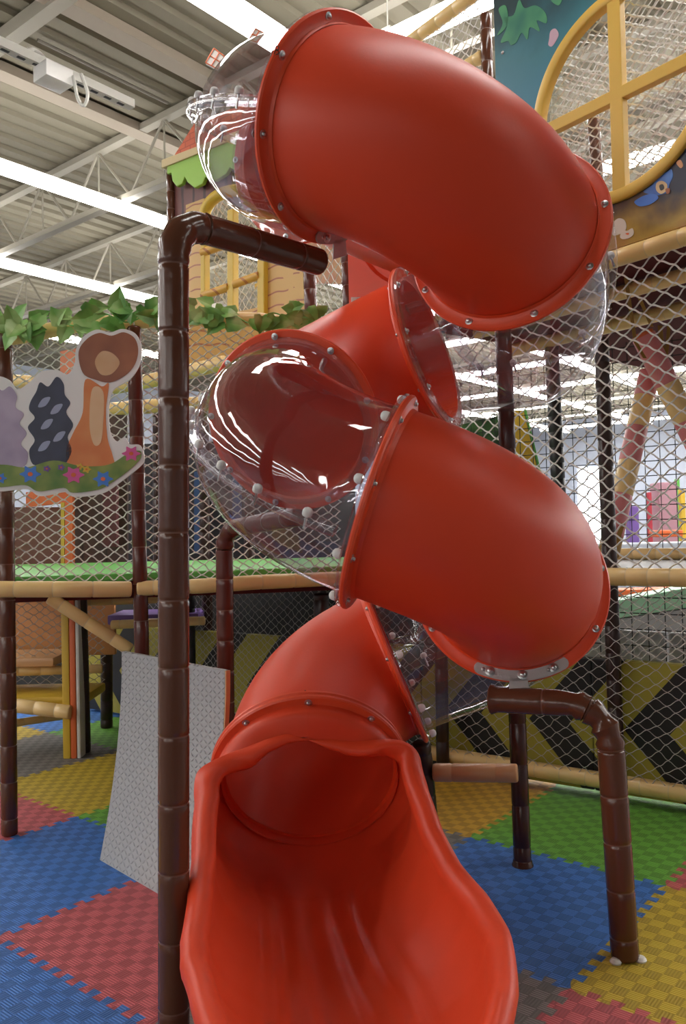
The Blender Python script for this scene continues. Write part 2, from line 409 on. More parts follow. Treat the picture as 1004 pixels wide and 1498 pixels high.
tiles = {  # (iu, iv): iu 0 = nearest band along u, iv counts towards the left
 (0, 2): ('b', 'blue jigsaw floor mat in the bottom left corner'),
 (1, 2): ('r', 'pink-red jigsaw floor mat behind the tall brown pole foot'),
 (1, 3): ('b', 'blue jigsaw floor mat touching the lower corner of the leaning grey foam sheet'),
 (1, 4): ('r', 'pink-red jigsaw floor mat at the foot of the leftmost brown post'),
 (2, 4): ('y', 'yellow jigsaw floor mat between the leftmost brown post and the grey foam sheet'),
 (2, 3): ('g', 'green jigsaw floor mat mostly hidden behind the leaning grey foam sheet'),
 (3, 4): ('b', 'dark blue jigsaw floor mat hidden behind the leaning grey foam sheet'),
 (3, 3): ('g', 'green jigsaw floor mat in the shade behind the leaning grey foam sheet'),
 (4, 4): ('b', 'dark blue jigsaw floor mat under the raised deck at left'),
 (3, 5): ('g', 'green jigsaw floor mat behind the brown post beside the orange slab'),
 (2, 6): ('y', 'yellow jigsaw floor mat below the low yellow step at left'),
 (3, 6): ('b', 'blue jigsaw floor mat below the low yellow step, beyond the yellow mat'),
 (3, 7): ('y', 'yellow jigsaw floor mat under the low step at the left edge'),
 (4, 7): ('g', 'green jigsaw floor mat far under the raised deck at left'),
 (2, 7): ('b', 'blue jigsaw floor mat outside the left edge beyond the leftmost post'),
 (5, 6): ('r', 'pink-red jigsaw floor mat furthest under the raised deck at left'),
 (5, 7): ('y', 'yellow jigsaw floor mat furthest back under the low step'),
 (2, 5): ('k', 'grey jigsaw floor mat under the upright yellow and orange slab at left'),
 (4, 5): ('r', 'pink-red jigsaw floor mat under the raised deck at far left'),
 (0, 1): ('k', 'grey jigsaw floor mat under the slide exit at left'),
 (1, 1): ('k', 'grey jigsaw floor mat showing beside the right lip of the slide exit'),
 (1, 0): ('r', 'red jigsaw floor mat in the bottom right corner'),
 (2, 0): ('y', 'yellow jigsaw floor mat under the foot of the bent brown support'),
 (3, 0): ('r', 'red jigsaw floor mat at the right edge beyond the yellow mat'),
 (2, 1): ('b', 'dark blue jigsaw floor mat under the slender brown post right of the slide'),
 (3, 1): ('g', 'green jigsaw floor mat in front of the chevron padding'),
 (3, 2): ('o', 'ochre yellow jigsaw floor mat behind the slide exit'),
 (2, 2): ('k', 'grey jigsaw floor mat sliver behind the right side of the slide exit'),
 (4, 2): ('o', 'ochre yellow jigsaw floor mat below the chevron padding left of the slender post'),
 (4, 1): ('g', 'green jigsaw floor mat half under the floor rail of the chevron padding'),
 (4, 3): ('b', 'dark blue jigsaw floor mat in the dark behind the slide'),
 (0, 3): ('y', 'yellow jigsaw floor mat just outside the left edge'),
 (5, 4): ('y', 'yellow jigsaw floor mat deep under the raised deck at left'),
 (4, 6): ('b', 'blue jigsaw floor mat beside the low step at far left'),
 (0, 0): ('b', 'blue jigsaw floor mat under the front end of the slide'),
}
for (i, j), (c, lab) in tiles.items(): foam_tile(i, j, c, lab)

# ------------------------------------------------------------------ the spiral slide
FL = [[-0.16, 4.00, 3.44, -2.12, 0.12], [-0.009, 3.26, 3.18, -0.658, 0.378], [0.72, 3.445, 2.803, 1.097, 0.251], [0.451, 4.122, 2.492, 2.731, 0.27], [-0.236, 3.839, 2.102, -1.912, 0.312], [0.132, 3.164, 1.702, -0.174, 0.339], [0.725, 3.627, 1.34, 1.514, 0.344], [0.244, 4.135, 0.947, 3.13, 0.373], [-0.167, 3.566, 0.558, -1.527, 0.467]]
KS = 0.94
FL = [[x * KS, y * KS, H + (z - H) * KS, a_, b_] for x, y, z, a_, b_ in FL]
RF, RT = 0.40, 0.350
def frame(T):
    s = T.cross(V((0, 0, 1))).normalized(); return s, s.cross(T).normalized()
JN = []
for x, y, z, yaw, sl in FL:
    T = V((math.cos(yaw) * math.cos(sl), math.sin(yaw) * math.cos(sl), -math.sin(sl)))
    JN.append((V((x, y, z)), T))
SL = V((0.13, 3.6, 0))
slide = empty('spiral_tube_slide', 'red and clear plastic spiral tube slide winding down to an open exit chute', 'slide', SL)
def hermite(j0, j1, n, k=1.2):
    (p0, t0), (p1, t1) = j0, j1; L = (p1 - p0).length * k; out = []
    for i in range(n + 1):
        t = i / n; h = (2 * t ** 3 - 3 * t * t + 1, t ** 3 - 2 * t * t + t, -2 * t ** 3 + 3 * t * t, t ** 3 - t * t)
        d = (6 * t * t - 6 * t, 3 * t * t - 4 * t + 1, -6 * t * t + 6 * t, 3 * t * t - 2 * t)
        p = p0 * h[0] + t0 * L * h[1] + p1 * h[2] + t1 * L * h[3]
        T = (p0 * d[0] + t0 * L * d[1] + p1 * d[2] + t1 * L * d[3]).normalized(); out.append((p, T))
    return out
def ring_pts(p, T, r, n=64):
    s, u = frame(T); return [p + (s * math.cos(2 * PI * j / n) + u * math.sin(2 * PI * j / n)) * r for j in range(n)]
def flange_mesh(j, d0, d1, r0=RT - 0.012, r1=RF, fil=0):
    # annulus between offsets d0 (joint face) and d1 (tube side) along the tangent, with a small fillet onto the tube
    p, T = j; a = MB(); s = 1 if d1 > d0 else -1; e = 0.006
    prof = [(r0, d0), (r1 - e, d0), (r1, d0 + s * e), (r1, d1 - s * e), (r1 - e, d1)]
    if fil: prof += [(RT + 0.018, d1), (RT + 0.006, d1 + s * 0.006), (RT + 0.001, d1 + s * 0.02)]
    else: prof += [(RT + 0.004, d1)]
    a.loops([ring_pts(p + T * d, T, r, 72) for r, d in prof])
    return a
def bolt_mesh(p, ax, r=0.013):
    a = MB(); ax = V(ax)
    a.lathe([(r * 1.15, 0), (r * 1.15, .002), (r * .95, .003)], p, ax, 14)
    a.lathe([(r * .62, .0025), (r * .62, .008), (r * .45, .011), (0.002, .012)], p, ax, 10)
    return a
def cap_mesh(p, ax, r=0.017):
    a = MB(); a.lathe([(r * .85, 0), (r, .004), (r, .016), (r * .8, .024), (r * .4, .028), (.001, .029)], p, ax, 14); return a
def section(i, kind):
    j0, j1 = JN[i], JN[i + 1]
    path = hermite(j0, j1, 30, {2: 1.9, 6: 1.32}.get(i, 1.2))
    sag = {2: .13, 6: .03}.get(i, 0)
    if sag: path = [(p - V((0, 0, sag * math.sin(PI * t_ / 30) ** 2)), T) for t_, (p, T) in enumerate(path)]
    a = MB()
    if kind == 'red':
        fn = [ring_pts(p, T, RT) for p, T in path]; inn = [ring_pts(p, T, RT - 0.010) for p, T in path]
        a.loops(fn); a.loops(inn)
        sec = part(a, 'red_tube_section', M['red'], slide, angle=60)
        fm, th = M['red_edge'], 0.022
    else:
        a.loops([ring_pts(p, T, RT) for p, T in path])
        sec = part(a, 'clear_tube_section', M['clear'], slide, angle=80)
        fm, th = M['clear_rim'], 0.016
    for j, sg in ((j0, 1), (j1, -1)):
        sub(flange_mesh(j, 0.001 * sg, th * sg, r1=RF - (.03 if kind == 'clear' and i == 4 and sg == 1 else 0), fil=(kind == 'red')), 'flange', fm, sec, SL)
    for j, sg, e in ((j0, 1, 0), (j1, -1, 1)):
        s, u = frame(j[1])
        n = 9
        for k in range(n):
            an = 2 * PI * (k + (0.5 if i + e in (1, 3) else 0.22)) / n
            q = j[0] + (s * math.cos(an) + u * math.sin(an)) * (RF - 0.026) + j[1] * (th * sg)
            if kind == 'red' or (i + e) not in (5, 7): sub(bolt_mesh(q, j[1] * sg), 'bolt', M['steel'], sec, SL)
            else: sub(cap_mesh(q, j[1] * sg), 'bolt_cap', M['cap'], sec, SL)
    if kind == 'clear':
        n_pl = j0[1].cross(j1[1]).normalized()
        if n_pl.z < 0: n_pl = -n_pl
        def frame_s(T):                        # the seam lies in the plane of the bend
            u_ = (n_pl - T * n_pl.dot(T)).normalized(); return T.cross(u_).normalized(), u_
        for side in (1, -1):                   # the bolted seam where upper and lower half shells meet
            b = MB(); rings = []
            for p, T in path[1:-1]:
                s, u = frame_s(T); ax = s * side
                pr = [(0, -.016), (.040, -.016), (.045, -.011), (.045, .011), (.040, .016), (0, .016)]
                rings.append([p + ax * (RT - 0.004 + d) + u * h for d, h in pr])
            b.loops(rings, True, (True, True)); sub(b, 'seam_rib', M['clear_rim'], sec, SL, angle=50)
            if side == 1:
                for t in (3, 7, 11, 15, 19, 23, 27):
                    p, T = path[t]; s, u = frame_s(T)
                    sub(cap_mesh(p + s * (RT + 0.022) + u * 0.016, u), 'seam_cap', M['cap'], sec, SL)
                    b = MB(); b.tube([p + s * (RT + .022) + u * .016, p + s * (RT + .022) - u * .03], .005, 6); sub(b, 'seam_bolt', M['steel'], sec, SL)
    return sec
kinds = ['clear', 'red'] * 4; red_secs = []
for i in range(8):
    sec = section(i, kinds[i])
    if kinds[i] == 'red': red_secs.append(sec)
# red entry tube and panel on the platform
ent = V((0.49, 4.80, 3.42))
jE = (ent, (JN[0][0] - ent).normalized())
a = MB(); pth = hermite(jE, JN[0], 14, 1.0)
a.loops([ring_pts(p, T, RT) for p, T in pth]); a.loops([ring_pts(p, T, RT - .01) for p, T in pth])
sec = part(a, 'red_tube_section', M['red'], slide, angle=60)
for j, sg in ((jE, 1), (JN[0], -1)): sub(flange_mesh(j, 0.001 * sg, .022 * sg, fil=1), 'flange', M['red_edge'], sec, SL)
s_, u_ = frame(JN[0][1])
for k in range(9):
    an = 2 * PI * (k + .22) / 9
    sub(bolt_mesh(JN[0][0] + (s_ * math.cos(an) + u_ * math.sin(an)) * (RF - .026) - JN[0][1] * .022, -JN[0][1]), 'bolt', M['steel'], sec, SL)
# square entry panel around the hole
a = MB(); Tn = V((jE[1].x, jE[1].y, 0)).normalized(); sd = Tn.cross(V((0, 0, 1)))
def EP(x, z, d): return ent + sd * x + V((0, 0, z)) + Tn * d
nseg = 48; outer = []; inner = []
for k in range(nseg):
    an = 2 * PI * k / nseg; c, s = math.cos(an), math.sin(an); q = 1 / max(abs(c), abs(s))
    outer.append((c * q * .49, s * q * .54)); inner.append((c * (RT - .01), s * (RT - .01)))
a.loops([[EP(x, z, -.03) for x, z in inner], [EP(x, z, -.03) for x, z in outer], [EP(x * .98, z * .98, .03) for x, z in outer], [EP(x * 1.22, z * 1.22, .03) for x, z in inner], [EP(x * 1.16, z * 1.16, .012) for x, z in inner], [EP(x, z, .012) for x, z in inner]], closed_path=True)
part(a, 'entry_panel', M['red'], slide, angle=35)

# open exit chute
C8, T8 = JN[8]
def lerp(a, b, t): return a + (b - a) * t
def sst(a, b, x):
    t = min(1, max(0, (x - a) / (b - a))); return t * t * (3 - 2 * t)
def interp(tab, x):
    for (x0, y0), (x1, y1) in zip(tab[:-1], tab[1:]):
        if x <= x1:
            t = max(0, (x - x0) / (x1 - x0)); t = t * t * (3 - 2 * t) if False else t
            return y0 + (y1 - y0) * t
    return tab[-1][1]
# stations: s, bottom centre x, y, z, half width, bowl height, opening half-angle(deg)
ST = [(0.00, C8.x, 0, 0, RT, RT, 180)]
cpath = smooth_path([C8, C8 + T8 * 0.16, V((-0.125, 3.0, 0.495)), V((-0.075, 2.73, 0.425)), V((-0.008, 2.42, 0.375)), V((0.015, 2.05, 0.365))], 22)
NS = len(cpath) - 1
aw = [(0, RT), (.08, RT + .02), (.16, RT + .045), (.24, .39), (.35, .366), (.5, .360), (.62, .376), (.72, .402), (.80, .402), (.90, .36), (1, .29)]
bw = [(0, RT), (.15, RT), (.3, .345), (.5, .315), (.7, .29), (.85, .28), (1, .27)]
ph = [(0, 180), (.15, 180), (.154, 170), (.162, 159), (.178, 147), (.205, 135), (.25, 122), (.32, 112), (.41, 104.5), (.5, 99), (.65, 92), (.8, 86), (.92, 78), (1, 66)]
NPH = 56
inner, outer, rims = [], [], []
for i, c in enumerate(cpath):
    s = i / NS
    T = (cpath[min(i + 1, NS)] - cpath[max(i - 1, 0)]).normalized()
    if i == 0: T = T8
    sd, up = frame(T)
    A, B, PH = interp(aw, s), interp(bw, s), math.radians(interp(ph, s))
    sq = sst(.3, .8, s) * 0.35
    row, orow = [], []
    for k in range(NPH + 1):
        f = -1 + 2 * k / NPH; an = f * PH
        sn, cs = math.sin(an), math.cos(an)
        sx = math.copysign(abs(sn) ** (1 - sq * .5), sn); cy = math.copysign(abs(cs) ** (1 + sq * .6), cs)
        rr = 0.0
        if abs(an) < 0.85 and s > .2: rr = 0.010 * math.sin(an * 24) * sst(.2, .4, s) * (1 - sst(.5, .75, abs(an)))
        wob = 0
        hood = (0.03 * math.cos(an * 6 + 1.0)) * sst(.75, 1, abs(f)) * sst(0.08, .14, s) * (1 - sst(.2, .35, s))
        droop = 1 - 0.30 * sst(.05, .17, s) * sst(.1, .9, -cs) if cs < 0 else 1
        p = c + sd * (sx * (A + hood)) - up * (cy * (B + rr + hood) * droop)
        row.append(p)
        nrm = (sd * (sn / A) - up * (cs / B)).normalized()
        orow.append(p + nrm * 0.016)
    # rolled rim: curl outwards and back down on both sides
    def curl(p, tang, out, sgn):
        q = []
        R = 0.034 * sst(0.13, .20, s) + 0.008 if PH < 3.1 else 0.002
        wt = sst(math.radians(168), math.radians(118), PH) if False else 1 - sst(math.radians(115), math.radians(165), PH)
        tang = (tang * wt + T * (1 - wt) * 0.8).normalized()
        for g in range(1, 7):
            t = g / 6 * PI * 1.08
            q.append(p + out * (R * (1 - math.cos(t))) + tang * (R * 1.35 * math.sin(t)))
        return q
    fL = (row[0] - row[1]).normalized(); fR = (row[-1] - row[-2]).normalized()
    oL = -(sd * math.sin(PH) * 1.0 + up * math.cos(PH)).normalized() if PH < 3.0 else up
    oL = (-sd * math.sin(PH) - up * math.cos(PH)).normalized(); oR = (sd * math.sin(PH) - up * math.cos(PH)).normalized()
    L = curl(row[0], fL, oL, -1); Rr = curl(row[-1], fR, oR, 1)
    inner.append(L[::-1] + row + Rr); outer.append(orow)
# the closed collar part keeps its rim points folded onto the seam; front lip rolls down to the mat
lip = []
last = inner[-1]; Tl = (cpath[-1] - cpath[-2]).normalized()
for g in range(1, 6):
    t = g / 5 * PI * .9
    lip.append([p + Tl * (0.05 * math.sin(t)) - V((0, 0, .05 * (1 - math.cos(t)))) for p in last])
a = MB(); a.loops(inner + lip, closed_ring=False)
a.loops(outer, closed_ring=False)
chute = part(a, 'exit_chute', M['red'], slide, angle=75)
sub(flange_mesh(JN[8], 0.001, .024, fil=1), 'flange', M['red_edge'], chute, SL)
s_, u_ = frame(T8)
for k in range(9):
    an = 2 * PI * (k + .25) / 9
    sub(bolt_mesh(C8 + (s_ * math.cos(an) + u_ * math.sin(an)) * (RF - .026) + T8 * .024, T8), 'bolt', M['steel'], chute, SL)
# pen marks on two flanges
def pen(j, off, pts, sec_):
    p, T = j; q = []
    for px, py in pts:
        r = ray(px, py); o_ = V((0, 0, H)); q.append(o_ + r * ((p + T * off - o_).dot(T) / r.dot(T)))
    z = MB(); z.tube(smooth_path(q, 4), .0016, 5); sub(z, 'pen_mark', M['black'], sec_, SL)
pen(JN[1], .0235, [(401, 79), (403, 74), (407, 73), (408, 69), (405, 67), (403, 71), (407, 74), (408, 78), (404, 80)], red_secs[0])
pen(JN[8], -.0235, [(447, 1018), (448, 1011), (446, 1010), (452, 1013), (457, 1012)], red_secs[3])
# galvanised saddle brackets under two joints
def bracket(i, a0, a1, off, tab_at):
    p, T = JN[i]; s, u = frame(T); b = MB(); n = 16; R0, R1 = RF - .052, RF - .002
    ang = [math.radians(lerp(a0, a1, k / n)) for k in range(n + 1)]
    poly = [(R1 * math.cos(q), R1 * math.sin(q)) for q in ang]
    e = []
    for k in range(1, 6):
        t = k / 6 * PI; q = ang[-1]; rm, rd = (R0 + R1) / 2, (R1 - R0) / 2
        r_ = rm + rd * math.cos(t); w_ = rd * math.sin(t) / rm
        e.append((r_ * math.cos(q + w_), r_ * math.sin(q + w_)))
    poly += e + [(R0 * math.cos(q), R0 * math.sin(q)) for q in reversed(ang)]
    for k in range(1, 6):
        t = k / 6 * PI; q = ang[0]; rm, rd = (R0 + R1) / 2, (R1 - R0) / 2
        r_ = rm - rd * math.cos(t); w_ = -rd * math.sin(t) / rm
        poly.append((r_ * math.cos(q + w_), r_ * math.sin(q + w_)))
    fn = lambda x, y, d: p + s * x + u * y + T * d
    b.prism(poly, fn, off, off + math.copysign(.005, off))
    q = math.radians(tab_at); q0, q1 = q - .09, q + .09
    b.prism([((R1 - .01) * math.cos(q0), (R1 - .01) * math.sin(q0)), ((R1 - .01) * math.cos(q1), (R1 - .01) * math.sin(q1)), ((R1 + .06) * math.cos(q1), (R1 + .06) * math.sin(q1)), ((R1 + .06) * math.cos(q0), (R1 + .06) * math.sin(q0))], fn, off, off + math.copysign(.005, off))
    br = part(b, 'saddle_bracket', M['galv'], slide)
    for k in range(3):
        q = math.radians(lerp(a0, a1, (.12, .5, .88)[k])); rm = (R0 + R1) / 2
        sub(bolt_mesh(p + s * rm * math.cos(q) + u * rm * math.sin(q) + T * (off + math.copysign(.005, off)), T * math.copysign(1, off), .017), 'bolt', M['steel'], br, SL)
    return p + s * (R1 + .03) * math.cos(math.radians(tab_at)) + u * (R1 + .03) * math.sin(math.radians(tab_at)) + T * off
TAB6 = bracket(6, 247, 298, -.024, 270)
TAB1 = bracket(1, 215, 262, .026, 245)

# ------------------------------------------------------------------ foam-sleeved pipes
def sleeve(name, label, cat, pts, r, m, rad=0.0, step=0.155, bumps=0.0, group=None, n=16, flare=None, tie=None, phase=0.05):
    """A pipe in a vinyl-wrapped foam sleeve: bands pinched by ties every step, wrinkled where it bends."""
    P = fillet(pts, rad, 14) if rad else [V(p) for p in pts]
    cum = [0.0]
    for a_, b_ in zip(P[:-1], P[1:]): cum.append(cum[-1] + (b_ - a_).length)
    L = cum[-1]
    def pos(d):
        d = min(max(d, 0), L)
        for i in range(len(P) - 1):
            if d <= cum[i + 1]: return P[i] + (P[i + 1] - P[i]) * ((d - cum[i]) / max(1e-9, cum[i + 1] - cum[i]))
        return P[-1]
    ds = [(0, .80), (0.004, .95), (0.012, 1)]
    d = step * (0.4 + phase)
    while d < L - 0.03:
        ds += [(d - .007, 1), (d - .003, .955), (d + .003, .955), (d + .007, 1)]; d += step
    ds += [(L - .012, 1), (L - .004, .95), (L, .80)]
    if rad or len(P) > 2:
        d = 0.02
        while d < L - 0.02:
            if all(abs(d - q[0]) > .006 for q in ds): ds.append((d, 1.0))
            d += 0.02
        ds.sort()
    rng = random.Random(hash(label) % 1000 if False else len(label))
    path, rr = [], []
    for q, k in ds:
        path.append(pos(q))
        bend = 0
        if rad:
            t0 = (pos(q + .03) - pos(q)); t1 = (pos(q) - pos(q - .03))
            if t0.length > 1e-6 and t1.length > 1e-6: bend = min(1, t0.angle(t1, 0) * 8)
        rr.append(r * (k + bend * bumps * rng.uniform(-1, .8)))
    a = MB(); a.tube(path, rr, n)
    if tie:
        for i in range(len(ds) - 1):
            if abs(ds[i][1] - .955) < 1e-6 and abs(ds[i + 1][1] - .955) < 1e-6:
                for j in range(n): a.mi[i * n + j] = 1
    if flare: a.lathe(flare[1], flare[0], flare[2], n)
    o = a.build(name, [m, tie] if tie else m, origin=P[0], angle=50)
    return tag(o, label, cat, group)
M['tie_brown'] = mat('brown_tie', (0.15, 0.065, 0.04), 0.3)
M['tie_beige'] = mat('cream_tie', (0.68, 0.50, 0.26), 0.35)
def post(label, pts, r=.043, m='brown', **kw): return sleeve('foam_wrapped_post', label, 'post', pts, r, M[m], tie=M['tie_brown'] if m.startswith('brown') else None, **kw)
def rail(label, pts, r=.046, m='beige', **kw): return sleeve('foam_wrapped_rail', label, 'rail', pts, r, M[m], tie=M['tie_beige'] if m == 'beige' else None, **kw)

# supports of the slide
pb = at(254, 1500, 2.655); pb.z = 0
post('tall brown pole at left whose bent top arm carries the upper slide', [pb, at(254, 322, 2.655), at(469, 384, 3.12)], r=.050, rad=.13, bumps=.13, step=.215)
pb = atz(915, 1402, 0)
post('bent brown pole at right whose wrinkled top arm carries the middle slide joint', [pb, at(890, 1032, 3.12), at(725, 1023, 3.28)], r=.051, rad=.17, bumps=.15, step=.17, flare=(at(725, 1023, 3.28), [(.049, -.03), (.051, -.012), (.056, .004), (.060, .014), (.057, .018), (.03, .010), (.002, .008)], (at(725, 1023, 3.28) - at(760, 1024, 3.24))))
pb = atz(765, 1266, 0)
post('slender dark brown post on the blue mat right of the slide', [pb, at(736, 478, 4.17)], r=.042, m='slim_brown', step=.19, flare=(pb, [(.040, .028), (.045, .024), (.046, .012), (.050, .008), (.051, .001), (.040, .0)], (0, 0, 1)))
post('dark brown post with crumpled top close behind the right side of slide exit', [V((0.385, 3.93, 0)), at(620, 1120, 3.92), at(616, 1086, 3.90)], r=.045, m='dark_brown', step=.1, bumps=.1, rad=.03)
rail('short peach rail running from the crumpled post to the slender dark post', [at(634, 1130, 3.9), at(758, 1131, 3.80)], r=.042, m='beige_pink', step=.2)
post('bent brown post seen below the clear bulge of the slide at left', [V((at(326, 900, 4.35).x, 4.35, 0)), at(328, 775, 4.35), at(440, 755, 3.80)], r=.046, rad=.13, bumps=.14, step=.16, m='brown_mid')
# floor grommets of the bent pole
for k, sx in enumerate((-.045, .05)):
    b = MB(); p = atz(915, 1402, 0) + V((sx, -.02 if sx > 0 else -.03, 0)); b.lathe([(.02, 0), (.022, .006), (.014, .016), (.001, .018)], p, (0, 0, 1), 12)
    tag(b.build('bolt_cap', M['cap']), ('small white bolt cap left of the bent pole foot', 'small white bolt cap right of the bent pole foot')[k], 'bolt cap')

# ------------------------------------------------------------------ nets
def net(label, fn, Wd, Ht, cw, ch, r, m, jit=.12, group=None, keep=None, seed=1):
    rng = random.Random(seed); jt = {}
    def knot(a_, b_):
        if (a_, b_) not in jt: jt[(a_, b_)] = (rng.gauss(0, jit) * cw / 2, rng.gauss(0, jit) * ch / 2)
        x, z = a_ * cw / 2 + jt[(a_, b_)][0], b_ * ch / 2 + jt[(a_, b_)][1]
        return min(max(x, 0), Wd), min(max(z, 0), Ht)
    na, nb = int(2 * Wd / cw), int(2 * Ht / ch)
    o = MB()
    def seg(p, q):
        P, Q = fn(*p), fn(*q); d = Q - P
        if d.length < 1e-5: return
        d.normalize(); A = d.cross(V((0, 0, 1)));
        if A.length < .1: A = V((1, 0, 0))
        A.normalize(); B = d.cross(A)
        R = [[x + (A * math.cos(t) + B * math.sin(t)) * r for t in (0, 2.094, 4.189)] for x in (P, Q)]
        o.loops(R)
    for a_ in range(0, na + 1):
        for b_ in range(0, nb + 1):
            if (a_ + b_) % 2: continue
            for sa in (1, -1):
                if 0 <= a_ + sa <= na and b_ + 1 <= nb:
                    p, q = knot(a_, b_), knot(a_ + sa, b_ + 1)
                    if keep and not (keep(*p) and keep(*q)): continue
                    # cord bows a little so that meshes read as soft diamonds
                    mid = ((p[0] + q[0]) / 2, (p[1] + q[1]) / 2)
                    k1 = (p[0] * .72 + q[0] * .28, p[1] * .80 + q[1] * .20); k2 = (p[0] * .28 + q[0] * .72, p[1] * .20 + q[1] * .80)
                    seg(p, k1); seg(k1, k2); seg(k2, q)
    return tag(o.build('safety_net', m, smooth=False, fix=False), label, 'net', group)
def bilinear(P00, P10, P01, P11):
    L = (P10 - P00).length; Hh = (P01 - P00).length
    return (lambda x, z: (P00 * (1 - x / L) + P10 * (x / L)) * (1 - z / Hh) + (P01 * (1 - x / L) + P11 * (x / L)) * (z / Hh)), L, Hh

# ------------------------------------------------------------------ left part of the play frame
LP = atz(14, 1221, 0)
Y1, Y2 = LP.y, 4.62
post('leftmost brown post standing on the seam of red and blue mats', [LP, at(6, 480, Y1)], r=.043, step=.195)
p2 = at(205, 1000, Y2)
post('brown post behind the grey foam sheet, left of the tall pole', [V((p2.x + .02, Y2, 0)), at(196, 478, Y2)], r=.041, m='brown_mid', step=.205)
rail('beige deck rail between the leftmost post and the next brown post', [at(-4, 862, Y1 - .07), at(100, 862, Y1 - .02), at(192, 862, Y2 - .03)], r=.044, step=.2)
rail('beige deck rail running right from the second brown post to behind the slide', [at(201, 861, Y2 - .02), at(300, 857, Y2 + .02), at(372, 852, 4.72), at(500, 846, 4.95)], r=.042, step=.2)
rail('slanted beige brace under the deck rail at left', [at(72, 874, 4.62), at(191, 951, 4.70)], r=.036, step=.17)
rail('beige top rail wrapped in leafy garland at left', [at(-40, 502, Y1), at(30, 492, Y1), at(110, 476, 4.55), at(195, 470, Y2)], r=.042, step=.2)
rail('beige top rail wrapped in leafy garland behind the tall pole', [at(197, 470, Y2), at(300, 466, 4.68), at(380, 468, 4.75), at(455, 478, 4.85)], r=.042, step=.2)
# deck
dk = [at(-60, 848, 4.56), at(14, 848, 4.56), at(200, 847, 4.72), at(380, 842, 4.85), at(560, 836, 5.05), at(640, 826, 6.6), at(-60, 828, 6.6)]
dz = 1.335
root = empty('play_deck', 'raised green topped deck behind the net at left', 'deck', (dk[0].x, 4.6, dz))
b = MB(); b.prism([(p.x, p.y) for p in dk], lambda x, y, z: V((x, y, z)), dz, dz + .045); part(b, 'green_pad', M['green'], root, smooth=False, bevel=.012)
b = MB(); b.prism([(p.x * .99, p.y + .03) for p in dk], lambda x, y, z: V((x, y, z)), dz - .10, dz); part(b, 'deck_board', M['maroon'], root, smooth=False)
# nets of the left bay
fn, L_, H_ = bilinear(at(16, 850, 4.535), at(203, 850, 4.675), at(16, 486, 4.535), at(203, 472, 4.675))
net('white diamond net between the leftmost post and the second brown post', fn, L_, H_, .078, .052, .0040, M['net'], seed=3)
fn, L_, H_ = bilinear(at(205, 850, 4.675), at(500, 838, 4.98), at(205, 474, 4.675), at(500, 474, 4.90))
net('white diamond net right of the second brown post, running behind the slide', fn, L_, H_, .078, .052, .0040, M['net'], seed=4)
# leafy garland
def leaf(mb, p, d, up, size, rng):
    d = d.normalized(); s = d.cross(up).normalized(); n = s.cross(d)
    out = [(0, 0), (-.08, -.20), (.14, -.46), (.40, -.37), (.56, -.34), (.80, -.15), (1.0, 0), (.80, .15), (.56, .34), (.40, .37), (.14, .46), (-.08, .20)]
    bend = rng.uniform(-.2, .5); fold = rng.uniform(.05, .5)
    def P(x, y): return p + (d * x + s * y + n * (abs(y) * fold - x * x * bend)) * size
    spine = [mb.vert(P(x, 0)) for x in (0, .35, .65, 1.0)]
    R = [mb.vert(P(x, y)) for x, y in out[1:6]]; L = [mb.vert(P(x, y)) for x, y in out[:6:-1][:5]]
    for E_ in (R, L):
        for f in ((spine[0], E_[0], E_[1], spine[1]), (spine[1], E_[1], E_[2]), (spine[1], E_[2], E_[3], spine[2]), (spine[2], E_[3], E_[4]), (spine[2], E_[4], spine[3])): mb.face(f)
leaf_m = mat('plastic_leaf', (0.10, 0.26, 0.05), 0.45); n_ = NB(leaf_m); vec, _x = n_.xyz()
n_.l(n_.ramp(n_.noise(vec, 7, 2), [(.32, (0.07, 0.22, 0.04)), (.47, (0.18, 0.42, 0.08)), (.62, (0.40, 0.60, 0.22))]), n_.b.inputs['Base Color'])
def garland(label, ctrl, seed, dens=26, size=(.085, .128), spread=.09):
    rng = random.Random(seed); a = MB(); P = resample(smooth_path(ctrl, 8), .02); b = MB()
    vine = [p + V((0, -.05 - .012 * math.sin(i * .7), .03 * math.sin(i * .45))) for i, p in enumerate(P)]
    b.tube(vine, .004, 5)
    tot = len(P) * .02
    c = 0
    while c < tot * dens:
        i = rng.randrange(len(P)); 
        if math.sin(i * .31 + seed) < -.45 and rng.random() < .45: c += .35; continue
        ang = rng.uniform(-.5, 2 * PI - .5)
        off = V((rng.uniform(-.03, .03), -.055 - rng.random() * .03, rng.uniform(-.6, 1) * spread * .7))
        d = V((rng.uniform(-1, 1), rng.uniform(-.5, .1), rng.uniform(-.9, .7)))
        leaf(a, P[i] + off, d, V((rng.uniform(-.4, .4), -1, rng.uniform(-.3, .6))), rng.uniform(*size), rng); c += 1
    o = a.build('leaf_garland', leaf_m, fix=False, smooth=False, origin=ctrl[0])
    v = b.build('vine_stem', M['green'], None, origin=ctrl[0]); v.parent = o; v.location = (0, 0, 0)
    return tag(o, label, 'garland')
garland('green plastic leaf garland wound on the top rail left of the tall pole', [at(-20, 492, Y1 - .03), at(60, 478, Y1), at(130, 470, 4.5), at(230, 466, 4.58)], 5, dens=46)
garland('green plastic leaf garland wound on the top rail right of the tall pole', [at(240, 466, 4.6), at(310, 468, 4.62), at(380, 468, 4.68), at(462, 472, 4.78)], 9, dens=40)

